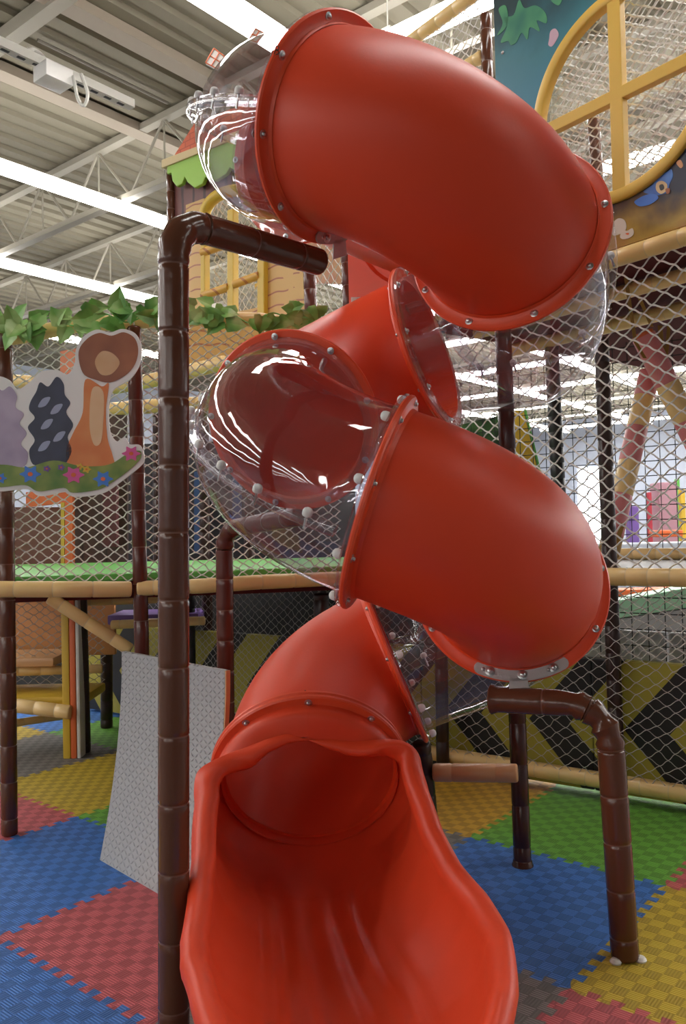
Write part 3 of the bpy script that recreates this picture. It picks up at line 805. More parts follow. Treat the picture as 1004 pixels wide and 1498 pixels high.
# cut-out scenery board hung on the net: white backing with printed plants (figures of the original are left out)
YB = 4.36
BP = Plane(at(100, 600, YB), (1, .06))
def outline(pts, n=6):
    q = [V((*BP.loc(x, y), 0)) for x, y in pts]; m_ = len(q); out = []
    for i in range(m_):
        a_, b_, c_, d_ = q[i - 1], q[i], q[(i + 1) % m_], q[(i + 2) % m_]
        for k in range(n):
            t = k / n; p = .5 * ((2 * b_) + (c_ - a_) * t + (2 * a_ - 5 * b_ + 4 * c_ - d_) * t * t + (3 * b_ - a_ - 3 * c_ + d_) * t ** 3); out.append((p.x, p.y))
    return out
board = empty('scenery_board', 'white edged cut-out board printed with bushes, grass and flowers, hung on the left net', 'sign', BP.pt(0, 1.6))
def layer(name, pts, m, d, parent=board, n=6, th=.0015):
    b = MB(); b.prism(outline(pts, n), lambda x, z, k: BP.pt(x, z, k), d, d + th)
    return part(b, name, m, parent, smooth=False)
def printm(name, c0, c1, sc=6, z=None):
    m_ = mat(name, c0, .35); q = NB(m_); vec, x = q.xyz()
    f = q.noise(vec, sc, 2); q.l(q.ramp(f, [(.3, c0), (.7, c1)]), q.b.inputs['Base Color']); return m_
layer('backing', [(-40, 575), (-8, 552), (14, 556), (26, 570), (44, 560), (60, 545), (84, 542), (100, 548), (110, 532), (112, 512), (122, 494), (142, 483), (162, 487), (180, 482), (200, 490), (208, 512), (204, 536), (190, 556), (166, 572), (160, 600), (162, 632), (172, 646), (184, 640), (190, 650), (206, 652), (212, 672), (204, 684), (176, 706), (150, 722), (110, 727), (96, 720), (60, 726), (40, 716), (0, 719), (-40, 716)], mat('board_white', (.74, .74, .72), .4), 0, th=.012)
layer('crown_print', [(116, 516), (128, 497), (146, 488), (164, 492), (182, 487), (198, 496), (203, 514), (198, 534), (184, 550), (162, 560), (140, 556), (122, 546)], printm('crown_ink', (.20, .055, .022), (.34, .12, .05)), .013)
layer('crown_highlight_print', [(140, 530), (150, 515), (166, 518), (176, 532), (164, 548), (148, 548)], printm('crown_light_ink', (.62, .42, .24), (.55, .30, .13)), .0150)
layer('trunk_print', [(126, 556), (150, 566), (160, 562), (156, 600), (158, 640), (166, 668), (168, 690), (130, 694), (104, 688), (98, 660), (108, 634), (122, 604)], printm('trunk_ink', (.60, .16, .035), (.68, .26, .07)), .013)
layer('trunk_light_print', [(136, 570), (152, 574), (152, 620), (148, 648), (138, 650), (132, 620)], printm('trunk_light_ink', (.72, .50, .30), (.66, .42, .22)), .0150)
layer('dark_bush_print', [(46, 588), (54, 574), (60, 560), (72, 566), (84, 552), (94, 562), (96, 578), (104, 590), (98, 604), (108, 622), (100, 640), (106, 660), (94, 680), (70, 678), (50, 680), (44, 660), (52, 644), (42, 626), (52, 612), (44, 600)], printm('navy_ink', (.012, .016, .04), (.03, .035, .08)), .013)
for x_, y_ in ((66, 590), (84, 600), (70, 622), (88, 640), (66, 654)): layer('leaf_print', [(x_ - 9, y_ + 6), (x_ - 2, y_ - 6), (x_ + 9, y_ - 8), (x_ + 2, y_ + 4)], mat('pale_leaf_ink', (.30, .34, .48), .4), .0150, n=4)
layer('mauve_bush_print', [(-40, 574), (-20, 566), (-8, 560), (4, 572), (16, 566), (26, 580), (24, 596), (36, 606), (30, 620), (40, 634), (32, 650), (42, 664), (34, 684), (-6, 690), (-40, 690)], printm('mauve_ink', (.26, .21, .33), (.42, .35, .47)), .013)
layer('grass_print', [(-40, 684), (6, 680), (40, 684), (80, 674), (120, 682), (160, 680), (188, 664), (206, 660), (206, 672), (190, 688), (168, 704), (146, 716), (108, 721), (94, 714), (58, 719), (38, 710), (0, 713), (-40, 710)], printm('grass_ink', (.07, .17, .02), (.26, .32, .06), 9), .0150)
def flower(cx_, cy_, r, m, k=6):
    pts = []
    for i in range(k * 2):
        t = 2 * PI * i / (k * 2); q = r if i % 2 == 0 else r * .62; pts.append((cx_ + q * math.cos(t), cy_ + q * .85 * math.sin(t)))
    layer('flower_print', pts, m, .0170, n=4); layer('flower_centre_print', [(cx_ + r * .24 * math.cos(t), cy_ + r * .2 * math.sin(t)) for t in (0, 1.26, 2.5, 3.8, 5)], M['orange'], .0190, n=3)
fb = mat('flower_blue', (.05, .20, .62), .4); fp = mat('flower_pink', (.62, .09, .30), .4)
for x, y, r, c in ((46, 694, 16, fb), (109, 695, 16, fp), (152, 701, 15, fb), (193, 664, 14, fp), (2, 700, 10, fb)): flower(x, y, r, c)
for x, y, r in ((70, 686, 6), (91, 684, 6)): flower(x, y, r, M['purple'], 5)
for x, y, r in ((128, 687, 7), (118, 683, 6)): flower(x, y, r, M['yellow'], 5)

# leaning grey foam sheet
gs = mat('grey_tread_foam', (.36, .355, .36), .5); q = NB(gs); vec, x = q.xyz()
ca, sa = math.cos(.785), math.sin(.785)
X_ = q.math('MULTIPLY', x[0], 44.0); Z_ = q.math('MULTIPLY', x[2], 44.0)
chk = q.math('ABSOLUTE', q.math('MODULO', q.math('ADD', q.math('FLOOR', X_), q.math('FLOOR', Z_)), 2.0))
fx = q.math('SUBTRACT', q.math('FRACT', X_), .5); fz = q.math('SUBTRACT', q.math('FRACT', Z_), .5)
d1 = q.math('ADD', q.math('MULTIPLY', q.math('ABSOLUTE', q.math('ADD', fx, fz)), 3.2), q.math('MULTIPLY', q.math('ABSOLUTE', q.math('SUBTRACT', fx, fz)), 1.1))
d2 = q.math('ADD', q.math('MULTIPLY', q.math('ABSOLUTE', q.math('SUBTRACT', fx, fz)), 3.2), q.math('MULTIPLY', q.math('ABSOLUTE', q.math('ADD', fx, fz)), 1.1))
dd = q.math('ADD', q.math('MULTIPLY', chk, d1), q.math('MULTIPLY', q.math('SUBTRACT', 1.0, chk), d2))
q.bump(q.math('SUBTRACT', 1.0, q.math('MINIMUM', dd, 1.0)), .9, .006)
gl, gr = atz(146, 1258, 0.0), atz(284, 1338, 0.0)
tl_, tr_ = at(178, 953, 4.32), at(329, 981, 3.86)
a = MB(); rows = []
nrm = (gr - gl).cross(V((0, 0, 1))).normalized()
def sheet(s, t, off):
    b_ = gl * (1 - s) + gr * s; e_ = tl_ * (1 - s) + tr_ * s
    k = t ** .62                                     # it stands up steeper towards the top
    p = b_ + (e_ - b_) * t; sh = (e_ - b_); sh.z = 0
    p = b_ + sh * min(1, 1.0 - (1 - t) ** 1.9) + V((0, 0, (e_ - b_).z * t)); return p + nrm * off
grid = [[sheet(s / 10, t / 14, 0) for s in range(11)] for t in range(15)]; gridb = [[sheet(s / 10, t / 14, -.022) for s in range(11)] for t in range(15)]
ring = lambda g: g
rows = [grid[t] + gridb[t][::-1] for t in range(15)]
a.loops(rows, True, (True, True))
o = a.build('foam_sheet', gs, origin=(gl + gr) / 2, angle=35)
tag(o, 'large grey textured foam sheet leaning upright behind the tall brown pole', 'foam sheet')
b = MB(); rw = [[sheet(1.004, t / 14, .0005), sheet(1.004, t / 14, -.023), sheet(1.012, t / 14, -.023), sheet(1.012, t / 14, .0005)] for t in range(15)]
b.loops(rw, True, (True, True)); e_ = b.build('edge_strip', M['beige_pink'], None, origin=(gl + gr) / 2); e_.parent = o; e_.location = (0, 0, 0)

# things under and behind the left deck
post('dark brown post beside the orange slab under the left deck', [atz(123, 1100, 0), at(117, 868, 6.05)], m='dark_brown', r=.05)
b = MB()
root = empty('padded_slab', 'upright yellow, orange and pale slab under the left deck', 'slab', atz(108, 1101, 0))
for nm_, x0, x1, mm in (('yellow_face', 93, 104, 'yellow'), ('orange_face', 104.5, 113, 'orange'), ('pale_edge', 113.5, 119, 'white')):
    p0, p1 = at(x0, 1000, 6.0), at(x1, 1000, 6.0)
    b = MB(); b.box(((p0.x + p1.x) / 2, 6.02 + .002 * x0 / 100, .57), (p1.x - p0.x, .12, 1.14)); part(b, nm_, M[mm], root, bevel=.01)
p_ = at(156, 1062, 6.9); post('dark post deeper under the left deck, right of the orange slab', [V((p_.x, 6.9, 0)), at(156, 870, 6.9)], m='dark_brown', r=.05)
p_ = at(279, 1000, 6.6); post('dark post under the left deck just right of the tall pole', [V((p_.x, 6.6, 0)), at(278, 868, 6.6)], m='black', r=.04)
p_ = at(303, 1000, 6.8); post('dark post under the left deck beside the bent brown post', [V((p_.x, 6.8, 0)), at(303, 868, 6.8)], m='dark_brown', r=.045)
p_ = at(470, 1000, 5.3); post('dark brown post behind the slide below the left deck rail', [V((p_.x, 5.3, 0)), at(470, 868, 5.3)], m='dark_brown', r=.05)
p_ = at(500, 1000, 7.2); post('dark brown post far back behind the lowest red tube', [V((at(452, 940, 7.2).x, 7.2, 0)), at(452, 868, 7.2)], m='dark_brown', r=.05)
b = MB(); p0, p1 = at(22, 870, 6.8), at(96, 960, 6.8); b.box(((p0.x + p1.x) / 2, 6.85, (p0.z + p1.z) / 2), (p1.x - p0.x + .8, .06, p0.z - p1.z)); tag(b.build('tan_panel', M['tan'], bevel=.01), 'plain tan panel behind the net under the left deck', 'panel')
b = MB(); b.box((at(20, 965, 6.5).x - .1, 6.5, at(60, 962, 6.5).z), (1.0, .5, .07)); tag(b.build('padded_shelf', M['beige_pink'], bevel=.02), 'pale pink padded shelf below the tan panel at left', 'shelf')
b = MB(); p_ = at(60, 1018, 6.3); b.box((p_.x - .1, 6.35, p_.z), (1.0, .55, .07)); tag(b.build('padded_step', M['yellow'], bevel=.02), 'low yellow padded step under the left deck', 'step')
rail('pale beige rail along the front of the low yellow step', [at(-20, 1027, 6.02), at(104, 1042, 5.95)], r=.05)
rail('thin beige rail at floor height below the yellow step', [at(20, 1058, 6.3), at(100, 1046, 6.6)], r=.03)
rail('beige rail below the pale pink padded shelf', [at(-20, 984, 6.2), at(150, 978, 6.5)], r=.035)
rail('beige cross rail under the deck behind the second brown post', [at(118, 880, 6.2), at(230, 876, 6.4)], r=.035)
b = MB(); p_ = at(232, 902, 6.7); b.box((p_.x, 6.72, p_.z), (.72, .44, .08)); tag(b.build('padded_shelf', M['purple'], bevel=.02), 'purple padded shelf in the dark under the left deck', 'shelf')
rail('beige rail along the front of the purple shelf', [at(163, 914, 6.46), at(300, 908, 6.46)], r=.035)
fn, L_, H_ = bilinear(at(22, 1000, 6.25), at(155, 1000, 6.6), at(22, 876, 6.25), at(155, 876, 6.6))
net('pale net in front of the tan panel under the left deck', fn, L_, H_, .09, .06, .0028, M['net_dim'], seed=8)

# chevron padding along the frame's foot, panel by panel
chev = mat('chevron_vinyl', (.4, .33, .04), .45); q = NB(chev); vec, x = q.xyz()
tt = q.math('ADD', x[0], q.math('MULTIPLY', q.math('ABSOLUTE', q.math('SUBTRACT', x[2], .40)), -.85))
fr_ = q.math('FRACT', q.math('DIVIDE', q.math('ADD', tt, 10.0), .58))
q.l(q.mix(q.math('GREATER_THAN', fr_, .56), (.36, .31, .035), (.012, .012, .011)), q.b.inputs['Base Color'])
WA, WB = V((1.86, 4.56, 0)), V((-1.75, 7.05, 0))
wd = (WB - WA).normalized(); wn = V((wd.y, -wd.x, 0)); wn = wn if wn.y < 0 else -wn
WP = Plane(WA, wd)
for k, lab in enumerate(('yellow and black chevron pad at the right edge', 'yellow and black chevron pad right of the slender dark post', 'yellow and black chevron pad hidden mostly behind the slide exit', 'yellow and black chevron pad behind the lowest red tube', 'yellow and black chevron pad behind the grey foam sheet')):
    s0, s1 = -.61 + 1.16 * k, .545 + 1.16 * k
    b = MB(); b.prism([(-s1 + s0, .02), (0, .02), (0, .80), (-s1 + s0, .80)], lambda xx, z, d: V((xx, d, z)), 0, .06)
    o = b.build('chevron_pad', chev, smooth=False, bevel=.008)
    o.location = WA + wd * s0 - wn * .08; o.rotation_euler.z = math.atan2(-wd.y, -wd.x); tag(o, lab, 'padding')
rail('beige floor rail along the foot of the chevron padding at right', [V((*(WA + wd * -.9).xy, .10)), V((*(WA + wd * 1.63).xy, .12))], r=.047)
fn = lambda x_, z_: WA + wd * (x_ - .9) + wn * .03 + V((0, 0, .1 + z_))
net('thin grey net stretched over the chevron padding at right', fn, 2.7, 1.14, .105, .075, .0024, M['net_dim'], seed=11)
fn = lambda x_, z_: WA + wd * (x_ + 1.75) + wn * .03 + V((0, 0, .05 + z_))
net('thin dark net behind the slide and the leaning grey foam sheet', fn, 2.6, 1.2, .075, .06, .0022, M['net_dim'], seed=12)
dk_m = mat('shade_backdrop_black', (.016, .016, .017), .6)  # flat black sheet stands in for the shade below the deck
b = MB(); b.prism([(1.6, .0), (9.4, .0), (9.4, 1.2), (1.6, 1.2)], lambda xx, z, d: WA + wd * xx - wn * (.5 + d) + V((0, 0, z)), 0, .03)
tag(b.build('shade_backdrop', dk_m, smooth=False), 'black sheet added for the shade under the raised deck', 'panel')

# ------------------------------------------------------------------ upper right: painted panel with round window
UP = Plane((1.70, 4.64, 0), (-.6, .8))
cA, cZ = UP.loc(905, 140)
aL = UP.loc(725, 100)[0]; aR = -3.2  # right end run on out of view so panel and deck shade the floor
zB, zT = 3.19, 5.22
pan = mat('painted_forest', (.05, .12, .14), .4); q = NB(pan); vec, x = q.xyz()
nz = q.noise(vec, 2.6, 4); hgt = q.math('ADD', q.math('DIVIDE', x[2], zT - zB), q.math('MULTIPLY', q.math('SUBTRACT', nz, .5), .30))
q.l(q.ramp(hgt, [(.0, (.36, .20, .045)), (.04, (.40, .27, .05)), (.085, (.20, .12, .03)), (.13, (.018, .020, .042)), (.34, (.018, .04, .09)), (.52, (.035, .17, .26)), (.72, (.035, .16, .20)), (.88, (.016, .045, .055)), (1.0, (.012, .03, .035))]), q.b.inputs['Base Color'])
R0, R1 = .545, .605
b = MB(); N = 96; hole = []; outr = []
w0, w1 = aL - cA, aR - cA; h0, h1 = zB - cZ, zT - cZ
for k in range(N):
    t = 2 * PI * k / N; c, s_n = math.cos(t), math.sin(t)
    f = min((w0 if c > 0 else w1) / c if abs(c) > 1e-6 else 1e9, (h1 if s_n > 0 else h0) / s_n if abs(s_n) > 1e-6 else 1e9)
    hole.append((c * R1 * .985, s_n * R1 * .985)); outr.append((c * f, s_n * f))
for cx_, cz_ in ((w0, h1), (w0, h0), (w1, h1), (w1, h0)):          # square the corners
    k = min(range(N), key=lambda i: (outr[i][0] - cx_) ** 2 + (outr[i][1] - cz_) ** 2); outr[k] = (cx_, cz_)
G = lambda x_, z_, d: UP.pt(cA + x_, cZ + z_, d)
b.loops([[G(*p, .0) for p in hole], [G(*p, .0) for p in outr], [G(*p, -.025) for p in outr], [G(*p, -.025) for p in hole]], closed_path=True)
panel = b.build('painted_panel', pan, smooth=False, origin=UP.pt(cA, zB))
tag(panel, 'large forest scene panel with a round yellow window, at top right', 'panel')
def on_panel(name, pts, m, d, th=.0015, n=5):
    q_ = [V((*UP.loc(px, py), 0)) for px, py in pts]; m_ = len(q_); out = []
    for i in range(m_):
        a_, b_, c_, d_ = q_[i - 1], q_[i], q_[(i + 1) % m_], q_[(i + 2) % m_]
        for k in range(n):
            t = k / n; p = .5 * ((2 * b_) + (c_ - a_) * t + (2 * a_ - 5 * b_ + 4 * c_ - d_) * t * t + (3 * b_ - a_ - 3 * c_ + d_) * t ** 3); out.append((p.x, p.y))
    z = MB(); z.prism(out, lambda x_, z_, k: UP.pt(x_, z_, k), d, d + th); return part(z, name, m, panel, smooth=False)
lp = printm('painted_leaf_ink', (.03, .15, .11), (.10, .34, .14), 4)
on_panel('leaf_print', [(733, 62), (742, 40), (738, 26), (752, 22), (760, 0), (768, 12), (784, 8), (798, 18), (800, 34), (786, 30), (790, 46), (776, 40), (772, 58), (764, 48), (756, 62), (748, 66), (744, 60)], lp, .001)
on_panel('leaf_print', [(728, 52), (736, 34), (730, 14), (740, 8), (744, 24), (741, 40)], lp, .001)
on_panel('leaf_print', [(806, 0), (818, 8), (826, -4), (838, 0), (846, -14), (820, -24), (804, -14)], lp, .001)
on_panel('flower_print', [(804, 58), (806, 46), (813, 42), (818, 50), (814, 60), (808, 68), (803, 66)], mat('pale_pink_ink', (.50, .33, .40), .4), .001)
bb = printm('blue_bird_ink', (.03, .10, .42), (.06, .22, .62), 9)
on_panel('bird_print', [(942, 280), (956, 270), (964, 258), (976, 252), (983, 248), (985, 258), (980, 270), (976, 282), (960, 286), (950, 284)], bb, .001)
on_panel('wing_print', [(930, 294), (944, 286), (958, 284), (964, 290), (952, 299), (938, 302), (931, 299)], mat('blue_wing_ink', (.05, .18, .60), .4), .0028)
on_panel('face_print', [(962, 268), (970, 265), (977, 270), (976, 279), (968, 284), (961, 278)], mat('cream_ink', (.62, .45, .24), .4), .0042)
on_panel('beak_print', [(975, 277), (981, 276), (981, 282), (977, 284)], mat('brown_ink', (.30, .09, .04), .4), .0056)
on_panel('eye_print', [(966, 272), (971, 270), (973, 276), (968, 279)], M['black'], .0060, n=4)
on_panel('flower_print', [(990, 238), (996, 234), (1000, 242), (996, 246)], mat('peach_ink', (.62, .30, .14), .4), .001)
wf = mat('cream_flower_ink', (.66, .60, .52), .4)
on_panel('flower_print', [(896, 330), (904, 320), (914, 322), (917, 334), (908, 342), (897, 344)], wf, .001)
on_panel('flower_print', [(908, 346), (912, 336), (918, 338), (926, 334), (928, 342), (922, 348), (912, 350)], wf, .0026)
on_panel('flower_centre_print', [(916, 342), (921, 341), (920, 344)], M['orange'], .0042, n=3)
b = MB(); b.lathe([(.004, 0), (.012, .004), (.006, .010), (.001, .011)], UP.hit(736, 77), UP.n, 10); part(b, 'screw', M['steel'], panel)
# yellow round window frame with a cross of bars
root = empty('round_window_frame', 'yellow round window frame with crossed bars set in the forest panel', 'window frame', UP.pt(cA, cZ))
wy = mat('window_yellow', (.60, .37, .06), .45)
b = MB(); b.loops([[G(math.cos(2 * PI * k / 96) * r, math.sin(2 * PI * k / 96) * r, d) for k in range(96)] for r, d in ((R0, -.03), (R0, .022), (R0 + .008, .03), (R1 + .002, .03), (R1 + .01, .022), (R1 + .01, .001), (R1 - .02, -.03))], closed_path=True)
part(b, 'frame_ring', wy, root, angle=50)
for nm_, wx, hz_ in (('upright_bar', .042, R0 + .01), ('cross_bar', R0 + .01, .036)):
    b = MB(); b.prism([(-wx, -hz_), (wx, -hz_), (wx, hz_), (-wx, hz_)], G, -.028, .026 if nm_ == 'upright_bar' else .0262); part(b, nm_, wy, root, smooth=False, bevel=.006)
UB = lambda off, a0, z0: (lambda x_, z_: UP.pt(a0 + x_, z0 + z_, off))
net('white net close behind the round yellow window', UB(-.12, cA - .75, zB + .1), 1.5, 1.9, .10, .066, .0050, M['net'], seed=21, jit=.10)
net('second white net further behind the round yellow window', UB(-.95, cA - 1.0, zB + .1), 2.2, 1.9, .10, .066, .0050, M['net'], seed=22, jit=.10)
# rails and posts of the upper bay
post('brown post at the left edge of the forest panel, with rounded top', [UP.pt(aL + .09, 3.1, -.02), UP.pt(aL + .09, UP.loc(716, 14)[1], -.02)], r=.041, step=.22)
pz = UP.pt(cA, 4.0, -.62)
p_ = at(868, 170, 5.6); post('brown post seen through the net of the round yellow window', [V((p_.x + .05, 5.6, 3.05)), p_], r=.042)
rail('top beige rail running along the forest panel and past its left edge', [UP.pt(aL + 1.9, 5.27, -.03), UP.pt(aR, 5.27, -.03)], r=.047, step=.18)
zr = UP.loc(690, 88)[1]
rail('short lower beige rail left of the forest panel post', [UP.pt(aL + 1.9, zr, -.03), UP.pt(aL + .13, zr, -.03)], r=.045, step=.18)
net('white net between the two beige rails left of the forest panel', UB(-.03, aL + .13, zr - .6), 1.7, 5.23 - zr + .6, .085, .07, .0042, M['net'], seed=23, jit=.2)
rail('beige rail along the bottom edge of the forest panel', [UP.pt(aL + .6, 3.13, 0), UP.pt(aR, 3.13, 0)], r=.050, step=.2)
rail('beige rail under the upper deck just behind the panel rail', [UP.pt(aL + .6, 3.045, -.38), UP.pt(aR, 3.045, -.38)], r=.045, step=.2)
rail('deeper beige rail under the far edge of the upper deck', [UP.pt(aL + .9, 3.02, -.98), UP.pt(aR, 3.02, -.98)], r=.050, step=.2)
b = MB(); b.prism([(aL + .9, -.06), (aR, -.06), (aR, -3.2), (aL + .9, -3.2)], lambda x_, d, z: UP.pt(x_, z, d), 3.10, 3.16);  # unseen right and rear lengthened to shade the floor
tag(b.build('upper_deck', M['maroon'], smooth=False), 'dark maroon upper deck over the net at right', 'deck')
# right lower bay
def WX(px, py): return WP.hit(px, py)
fn, L_, H_ = bilinear(WX(670, 846), WX(1230, 848), UP.hit(670, 470), UP.hit(1230, 267))
net('large white diamond net at right between deck rail and panel rail', fn, L_, H_, .112, .088, .0055, M['net'], seed=31, jit=.10)
p0, p1 = WX(760, 848), WX(1060, 846); zd = p1.z
rail('beige deck rail at right beside the middle red tube', [V((p0.x, p0.y, zd)), WP.pt(-.95, zd)], r=.052, step=.12)
b = MB(); b.prism([(-.9, -.06), (1.6, -.06), (1.6, -1.15), (-.9, -1.15)], lambda x_, d, z: WP.pt(x_, z, d), zd - .03, zd + .05)
tag(b.build('play_deck', M['grey'], smooth=False), 'grey topped raised deck behind the large net at right', 'deck')
rail('thin beige rail along the far side of the grey deck', [WP.pt(-.9, zd + .09, -1.12), WP.pt(1.2, zd + .09, -1.12)], r=.04)
p_ = WP.hit(904, 1140); post('dark brown post behind the large net at right, beside the red tube', [V((p_.x, p_.y, .16)), at(880, 494, p_.y + .12)], r=.043, m='dark_brown')
p_ = at(818, 800, 6.4); post('black padded post left of the dark post behind the large net', [V((p_.x + .02, 6.4, 1.3)), at(806, 480, 6.4)], r=.055, m='black', step=.12)
p_ = at(291 + 502, 960, 5.7)
p_ = at(645, 1000, 5.35); post('dark post behind the lowest clear tube', [V((p_.x, 5.35, 0)), at(645, 900, 5.35)], r=.042, m='dark_brown')
def roller(label, p, q_, r, segs, cap=None):
    root = empty('hanging_roller', label, 'roller', p)
    L = (q_ - p)
    for f0, f1, c in segs:
        z = MB(); ax = L.normalized(); l = L.length * (f1 - f0)
        z.lathe([(r * .97, .0005), (r, .008), (r, l - .008), (r * .97, l - .0005)], p + L * f0, ax, 18); part(z, 'roller_cover', M[c], root)
    if cap:
        z = MB(); z.lathe([(r * .9, 0), (r * .9, .02), (r * .5, .03), (.001, .03)], p, -L.normalized(), 18); part(z, 'end_cap', M[cap], root)
    return root
roller('pink and beige padded roller hanging from the deck, slanting down to the right', at(942, 492, 5.25), at(1040, 690, 5.25), .075, [(0, .35, 'pink'), (.35, .62, 'beige'), (.62, 1, 'pink')], 'orange')
roller('long pink and beige striped roller slanting down to the left', at(951, 545, 5.45), at(890, 812, 5.25), .068, [(0, .14, 'pink'), (.14, .31, 'beige'), (.31, .50, 'pink'), (.50, .68, 'beige'), (.68, .90, 'pink'), (.90, 1, 'strap')])
def strap(label, pts, wdt=.022):
    z = MB(); P = [V(p) for p in pts]; z.loops([[p + V((-wdt / 2, 0, 0)), p + V((wdt / 2, 0, 0)), p + V((wdt / 2, .003, 0)), p + V((-wdt / 2, .003, 0))] for p in P], True, (True, True))
    tag(z.build('webbing_strap', M['strap'], smooth=False), label, 'strap')
strap('ochre strap holding the left side of the short slanted roller', [at(914, 392, 5.0), at(921, 440, 5.1), at(930, 500, 5.18), at(944, 524, 5.17)])
strap('ochre strap running down from the rail to the top of the short roller', [at(918, 394, 5.05), at(938, 440, 5.12), at(954, 478, 5.17)])
strap('ochre strap loop hanging at right of the roller top', [at(966, 476, 5.4), at(968, 500, 5.4), at(975, 522, 5.38)], .03)
strap('second ochre strap loop at right of the roller top', [at(979, 474, 5.4), at(977, 505, 5.4), at(975, 522, 5.4)], .022)
strap('ochre strap tying the long roller to the grey deck', [at(912, 765, 5.16), at(902, 795, 5.14), at(892, 822, 5.14)], .03)
# under the right deck
for k, (x0, x1) in enumerate(((-.9, .18), (.20, 1.25))):
    b = MB(); b.prism([(x0, .66), (x1, .66), (x1, .93), (x0, .93)], lambda x_, z, d: WP.pt(x_, z, d), -.42, -.50)
    tag(b.build('grey_pad', M['grey'], smooth=False, bevel=.012), ('grey wall pad above the chevron padding at the right edge', 'grey wall pad above the chevron padding beside the dark post')[k], 'padding')
root = empty('ramp', 'mint green sloping ramp edge over a grey base under the grey deck at right', 'ramp', at(950, 890, 7.6))
b = MB(); P4 = [at(870, 910, 7.8), at(1080, 878, 7.2), at(1080, 846, 7.2), at(870, 885, 7.8)]
b.loops([P4, [p + V((.3, .6, 0)) for p in P4]], True, (True, True)); part(b, 'mint_edge', M['mint'], root, smooth=False, bevel=.012)
b = MB(); P4 = [at(870, 990, 7.82), at(1080, 990, 7.22), at(1080, 879, 7.22), at(870, 911, 7.82)]
b.loops([P4, [p + V((.3, .6, 0)) for p in P4]], True, (True, True)); part(b, 'grey_base', M['grey'], root, smooth=False)
b = MB(); p_ = at(960, 865, 9.0); b.box((p_.x, 9.0, p_.z), (2.6, .3, .07)); tag(b.build('orange_beam_pad', M['orange'], bevel=.01), 'orange pad strip above the mint ramp', 'padding')
def grid_net(label, fn_, Wd, Ht, c, r, m):
    z = MB()
    for i in range(int(Wd / c) + 1): z.tube([fn_(i * c, 0), fn_(i * c, Ht)], r, 4)
    for i in range(int(Ht / c) + 1): z.tube([fn_(0, i * c), fn_(Wd, i * c)], r, 4)
    tag(z.build('grid_net', m, smooth=False, fix=False), label, 'net')
grid_net('black square mesh net deep behind the large white net', lambda x_, z_: WP.pt(-1.4 + x_, zd + .1 + z_, -1.9), 3.6, 1.65, .115, .0035, M['net_black'])
grid_net('black square mesh net under the grey deck in front of the grey pads', lambda x_, z_: WP.pt(-.9 + x_, .78 + z_, -.2), 1.9, .46, .095, .003, M['net_black'])
net('grey diamond net under the grey deck at right', lambda x_, z_: WP.pt(-.9 + x_, .82 + z_, -.06), 2.2, .44, .105, .075, .0034, M['net'], seed=41)

# ------------------------------------------------------------------ little plank house, upper left
HP = Plane(at(340, 370, 6.8), DV)
HP.d = V((DV.x, DV.y, 0))
house = empty('plank_playhouse', 'yellow plank playhouse front with barred windows behind the top of the tall pole', 'playhouse', HP.pt(0, 2.6))
plank = mat('yellow_planks', (.60, .35, .12), .5); q = NB(plank); vec, x = q.xyz()
wv = q.math('ADD', x[2], q.math('MULTIPLY', q.math('SINE', q.math('MULTIPLY', x[0], 42.0)), .006))
ln = q.math('LESS_THAN', q.math('FRACT', q.math('MULTIPLY', wv, 9.5)), .12)
br = q.math('GREATER_THAN', q.noise(vec, 4.5, 2), .46)
q.l(q.mix(q.math('MULTIPLY', ln, br), (.62, .36, .115), (.36, .12, .06)), q.b.inputs['Base Color'])
logm = mat('yellow_log_bar', (.62, .34, .06), .45); q = NB(logm); vec, x = q.xyz()
q.l(q.mix(q.math('LESS_THAN', q.math('FRACT', q.math('MULTIPLY', q.math('ADD', x[0], x[2]), 7.0)), .18), (.62, .34, .06), (.38, .14, .04)), q.b.inputs['Base Color'])
wood = mat('brown_wood_print', (.16, .055, .05), .5); q = NB(wood); vec, x = q.xyz()
q.l(q.mix(q.math('LESS_THAN', q.math('FRACT', q.math('ADD', q.math('MULTIPLY', x[0], 9.0), q.math('MULTIPLY', q.noise(vec, 5, 2), .5))), .2), (.19, .065, .06), (.06, .02, .025)), q.b.inputs['Base Color'])
rooft = mat('red_roof_tiles', (.50, .09, .03), .5); q = NB(rooft); vec, x = q.xyz()
t_ = q.n('ShaderNodeTexBrick'); t_.inputs['Scale'].default_value = 5; t_.inputs['Color1'].default_value = (.52, .10, .035, 1); t_.inputs['Color2'].default_value = (.44, .075, .03, 1); t_.inputs['Mortar'].default_value = (.30, .05, .02, 1)
cb = q.n('ShaderNodeCombineXYZ'); q.l(x[0], cb.inputs[0]); q.l(x[2], cb.inputs[1]); q.l(cb.outputs[0], t_.inputs['Vector']); q.l(t_.outputs['Color'], q.b.inputs['Base Color'])
def hpoly(name, pts, m, d0, d1, root=house, bevel=0):
    z = MB(); z.prism([HP.loc(*p) for p in pts], lambda x_, z_, d: HP.pt(x_, z_, d), d0, d1); return part(z, name, m, root, smooth=False, bevel=bevel)
hpoly('plank_panel', [(386, 300), (447, 270), (447, 474), (386, 490)], plank, -.03, .0)
hpoly('plank_panel', [(272, 300), (299, 290), (299, 530), (272, 530)], plank, -.03, .001)
hpoly('plank_panel', [(299, 466), (386, 448), (386, 530), (299, 530)], plank, -.031, .0005)
hpoly('wood_panel', [(250, 246), (385, 200), (385, 292), (345, 300), (318, 286), (300, 300), (250, 326)], wood, -.05, -.02)
